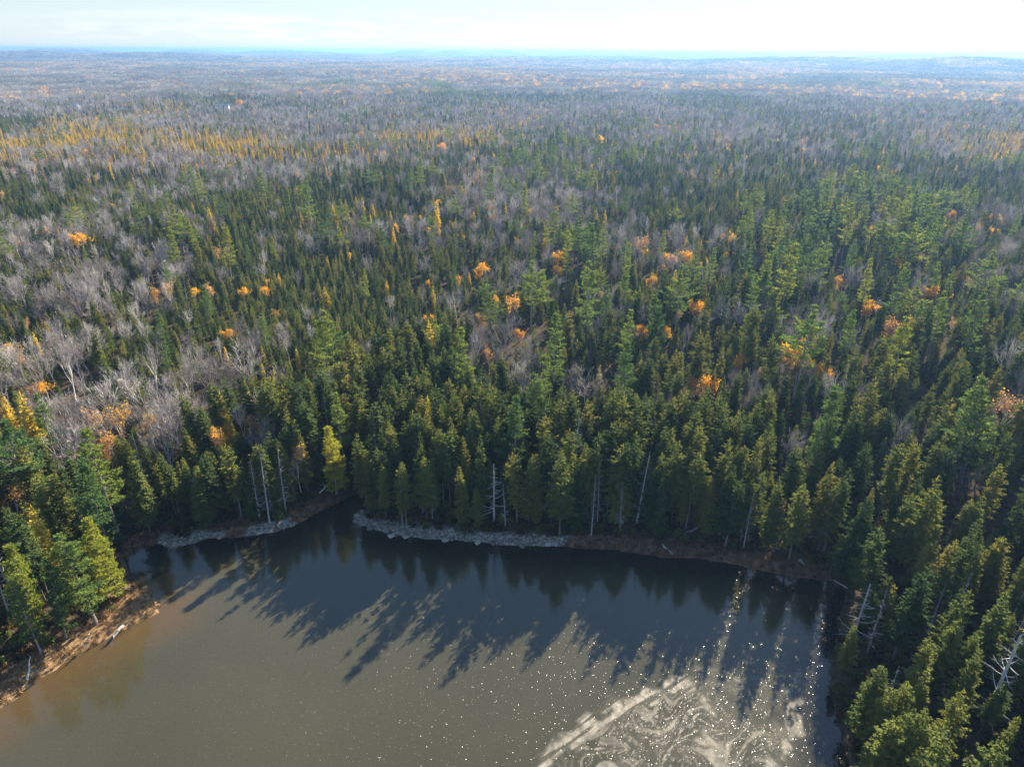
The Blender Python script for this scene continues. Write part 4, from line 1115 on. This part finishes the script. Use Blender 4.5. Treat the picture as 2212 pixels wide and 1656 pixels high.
_, bk = lake_sd(x + (fbm(x / 3, y / 3, 3, 51) - .44) * 9, y + (fbm(x / 3 + 40, y / 3, 3, 52) - .44) * 5)
def sub(m, name, protos, lab, cat, s0, s1):
    z = ground(x[m], y[m], sd[m]); n = m.sum()
    return instancer(name, np.stack([x[m], y[m], z], -1), rng.random(n) * 6.28, s0 + (s1 - s0) * rng.random(n) ** 2.2, rng.integers(0, len(protos), n), [[p_] for p_ in protos], lab, cat)
bwid = np.array([BANKW[b] for b in bk])
sub((bk == 'o') & (sd > .1) & (sd < 6.5) & (u < .75), 'dry_grass', [tuft(1, 'grass'), tuft(2, 'grass', 22, .4)], 'dry orange grass on the sunlit bank', 'grass', .6, 1.3)
sub((bk == 'm') & (sd > .1) & (sd < 5.5) & (u < .75), 'brown_sedge', [tuft(3, 'marsh'), tuft(4, 'marsh', 22, .4)], 'brown sedge along the shaded shore', 'grass', .6, 1.3)
sub((sd > bwid * .8) & (sd < 28) & (u < .16), 'undergrowth', [bush(1, 110, 'shrub'), bush(2, 110, 'shrub', 1.0, .7), bush(3, 130, 'young', .6, 1.2)], 'brown and green shrubs under the shore trees', 'shrubs', .6, 1.5)
M['stone'] = bark('grey_ledge_stone', [(.2, (.075, .066, .053)), (.55, (.185, .165, .137)), (1, (.42, .39, .33))], 2.5)
def stone(seed):
    r = np.random.default_rng(seed); import bmesh
    bm = bmesh.new(); bmesh.ops.create_icosphere(bm, subdivisions=1, radius=.5)
    for v in bm.verts: v.co = Vector((v.co.x * (1 + .5 * (r.random() - .5)), v.co.y * (.8 + .5 * (r.random() - .5)), v.co.z * (.45 + .3 * (r.random() - .5))))
    me = bpy.data.meshes.new('stone'); bm.to_mesh(me); bm.free(); me.materials.append(M['stone']); return me
rw = fbm(x / 3.5, y / 3.5, 3, 88)
sub((bk == 'r') & (sd > -.3 + .5 * rw) & (sd < .1 + 4.2 * (rw - .18)) & (u < .1 + 1.15 * (fbm(x / 1.6, y / 1.6, 2, 12) - .22)), 'shore_stones', [stone(k) for k in range(4)], 'broken grey ledge stones along the waterline', 'stones', .25, 1.7)

# ------------------------------------------------------------------ driftwood and fallen trees
def log(pa, pb, za, zb, rad, label, branches=5, seed=0, name='fallen_log'):
    r = np.random.default_rng(seed); A = on_plane(*pa, za); Bp = on_plane(*pb, zb)
    L = np.linalg.norm(Bp - A); t, b = Acc(), Acc(); f = np.linspace(0, 1, 6)
    pts = np.array([(Bp - A) * q for q in f]) + (r.random((6, 3)) - .5) * rad * 1.2; t.tube(pts, rad * (1.15 - f * .75), 6)
    dirv = nrm(Bp - A)
    for k in range(branches):
        q = .35 + .6 * r.random(); p0 = (Bp - A) * q; d = nrm(r.normal(size=3) * (1, 1, .6) + (0, 0, .55) + dirv * .6); l = L * (.12 + .2 * r.random())
        ff = np.linspace(0, 1, 4); b.tube([p0 + d * l * g_ + np.array([0, 0, .1 * l * g_ * g_]) for g_ in ff], rad * .38 * (1 - ff * .75), 4)
    root = bpy.data.objects.new(name, None); COL.objects.link(root); root.location = A
    root['label'] = label; root['category'] = 'log'; root['group'] = 'driftwood and fallen trees along the shore'
    put('stem', t.mesh('stem', M['dead']), root)
    if branches: put('branch_stubs', b.mesh('branch_stubs', M['dead']), root)
log((1478, 1152), (1532, 1130), .6, 1.3, .22, 'long pale driftwood log lying above the brown marsh', 3, 1)
log((1545, 1138), (1570, 1168), 1.2, .5, .15, 'thin grey pole slanting down to the marsh', 0, 2)
log((1728, 1208), (1744, 1236), .9, .15, .26, 'short white log tipped into the cove corner', 0, 3)
log((1668, 1196), (1682, 1168), .4, 2.2, .28, 'whitish leaning stump at the marsh edge', 2, 4)
log((1430, 1176), (1452, 1196), .5, .3, .15, 'tangled grey driftwood on the marsh waterline', 8, 5)
log((1830, 1270), (1800, 1252), .3, .3, .10, 'thin bleached pole in the shaded cove corner', 0, 6)
log((786, 1066), (806, 1016), .6, 6.5, .17, 'grey dead tree leaning over the narrow inlet', 9, 7)
log((1150, 1122), (1188, 1082), 1.0, 4.5, .17, 'toppled grey tree with bare limbs on the rocky shore', 12, 8)
log((58, 1468), (66, 1418), .5, 2.4, .12, 'thin white leaning stick on the orange bank', 2, 9)
log((180, 1398), (196, 1366), .6, 2.2, .11, 'forked grey stick at the foot of the bank pines', 3, 10)
log((268, 1352), (242, 1376), .5, .6, .20, 'bleached root mass on the orange grass', 9, 11)
log((690, 1065), (705, 1050), 1.2, 3.0, .13, 'grey broken stick behind the inlet bank', 2, 13)

# ------------------------------------------------------------------ small white house in the far woods, and a farm roof
def house(px, py, w, d, h, rz, label, wall=(.78, .77, .74), roof=(.34, .33, .33)):
    P = place_top(px, py, 6.0); x, y = P[0], P[1]; z = ground(np.array([x]), np.array([y]))[0] + 1.5
    root = bpy.data.objects.new('house', None); COL.objects.link(root); root.location = (x, y, z); root.rotation_euler = (0, 0, rz)
    root['label'] = label; root['category'] = 'house'
    def simple(n, c):
        m, nt, o = new_mat(n); b_ = N(nt, 'ShaderNodeBsdfPrincipled'); no = N(nt, 'ShaderNodeTexNoise'); no.inputs['Scale'].default_value = 2
        cc = ramp_node(nt, no.outputs[0], [(.3, tuple(v * .9 for v in c)), (.7, c)]); nt.links.new(cc, b_.inputs['Base Color']); b_.inputs['Roughness'].default_value = .7; nt.links.new(b_.outputs[0], o.inputs[0]); return m
    def box(x0, x1, y0, y1, z0, z1):
        v = [(a, b, c) for c in (z0, z1) for a, b in ((x0, y0), (x1, y0), (x1, y1), (x0, y1))]
        return v, [[0, 1, 2, 3], [4, 5, 6, 7], [0, 1, 5, 4], [1, 2, 6, 5], [2, 3, 7, 6], [3, 0, 4, 7]]
    v = [(-w, -d, -3), (w, -d, -3), (w, d, -3), (-w, d, -3), (-w, -d, h), (w, -d, h), (w, d, h), (-w, d, h), (-w, 0, h + d * .7), (w, 0, h + d * .7)]
    wl = bpy.data.meshes.new('wall'); wl.from_pydata(v, [], [[0, 1, 5, 4], [2, 3, 7, 6], [1, 2, 6, 9, 5], [3, 0, 4, 8, 7]]); wl.materials.append(simple('white_siding', wall)); wall_o = put('wall', wl, root)
    e = .35; rv = []
    for sgn in (-1, 1):
        rv += [(-w - e, sgn * (d + e), h - e * .7 + .03), (w + e, sgn * (d + e), h - e * .7 + .03), (w + e, 0, h + d * .7 + .03), (-w - e, 0, h + d * .7 + .03)]
    rv += [(a, b, c + .18) for a, b, c in rv]
    rf = bpy.data.meshes.new('roof'); rf.from_pydata(rv, [], [[0, 1, 2, 3], [4, 5, 6, 7], [8, 9, 10, 11], [12, 13, 14, 15], [0, 1, 9, 8], [4, 5, 13, 12], [1, 2, 10, 9], [0, 3, 11, 8], [5, 6, 14, 13], [4, 7, 15, 12]]); rf.materials.append(simple('grey_shingle', roof)); put('roof', rf, root)
    gm = simple('window_glass', (.05, .06, .08))
    for wx_ in (-.55, .0, .55):
        vv, ff = box(w * wx_ - .7, w * wx_ + .7, -d - .06, -d + .02, h * .35, h * .8); g_ = bpy.data.meshes.new('window'); g_.from_pydata(vv, [], ff); g_.materials.append(gm); put('window', g_, root)
house(484, 232, 5.5, 4, 5.5, .25, 'small white house among bare trees in the far forest')
house(160, 226, 5, 4, 3.5, -.2, 'low pale farm building at the edge of a far clearing', (.6, .62, .64), (.42, .45, .48))
house(896, 120, 5, 5, 12, .1, 'tiny white building far off below the coast')

# ------------------------------------------------------------------ air
hm = bpy.data.materials.new('air'); hm.use_nodes = True; nt = hm.node_tree; nt.nodes.clear()
o = nt.nodes.new('ShaderNodeOutputMaterial'); pv = nt.nodes.new('ShaderNodeVolumePrincipled')
pv.inputs['Color'].default_value = (.19, .36, .64, 1); pv.inputs['Density'].default_value = .00018; pv.inputs['Anisotropy'].default_value = .35
nt.links.new(pv.outputs[0], o.inputs['Volume'])
top = max(H_CAM + 3, float(GZ.max()) + 8)
v = [(a, b, c) for c in (-32.0, top) for a, b in ((-34500, -950), (34500, -950), (34500, 43000), (-34500, 43000))]
hme = bpy.data.meshes.new('haze'); hme.from_pydata(v, [], [[3, 2, 1, 0], [4, 5, 6, 7], [0, 1, 5, 4], [1, 2, 6, 5], [2, 3, 7, 6], [3, 0, 4, 7]]); hme.materials.append(hm)
hz = put('haze', hme, kind='stuff')
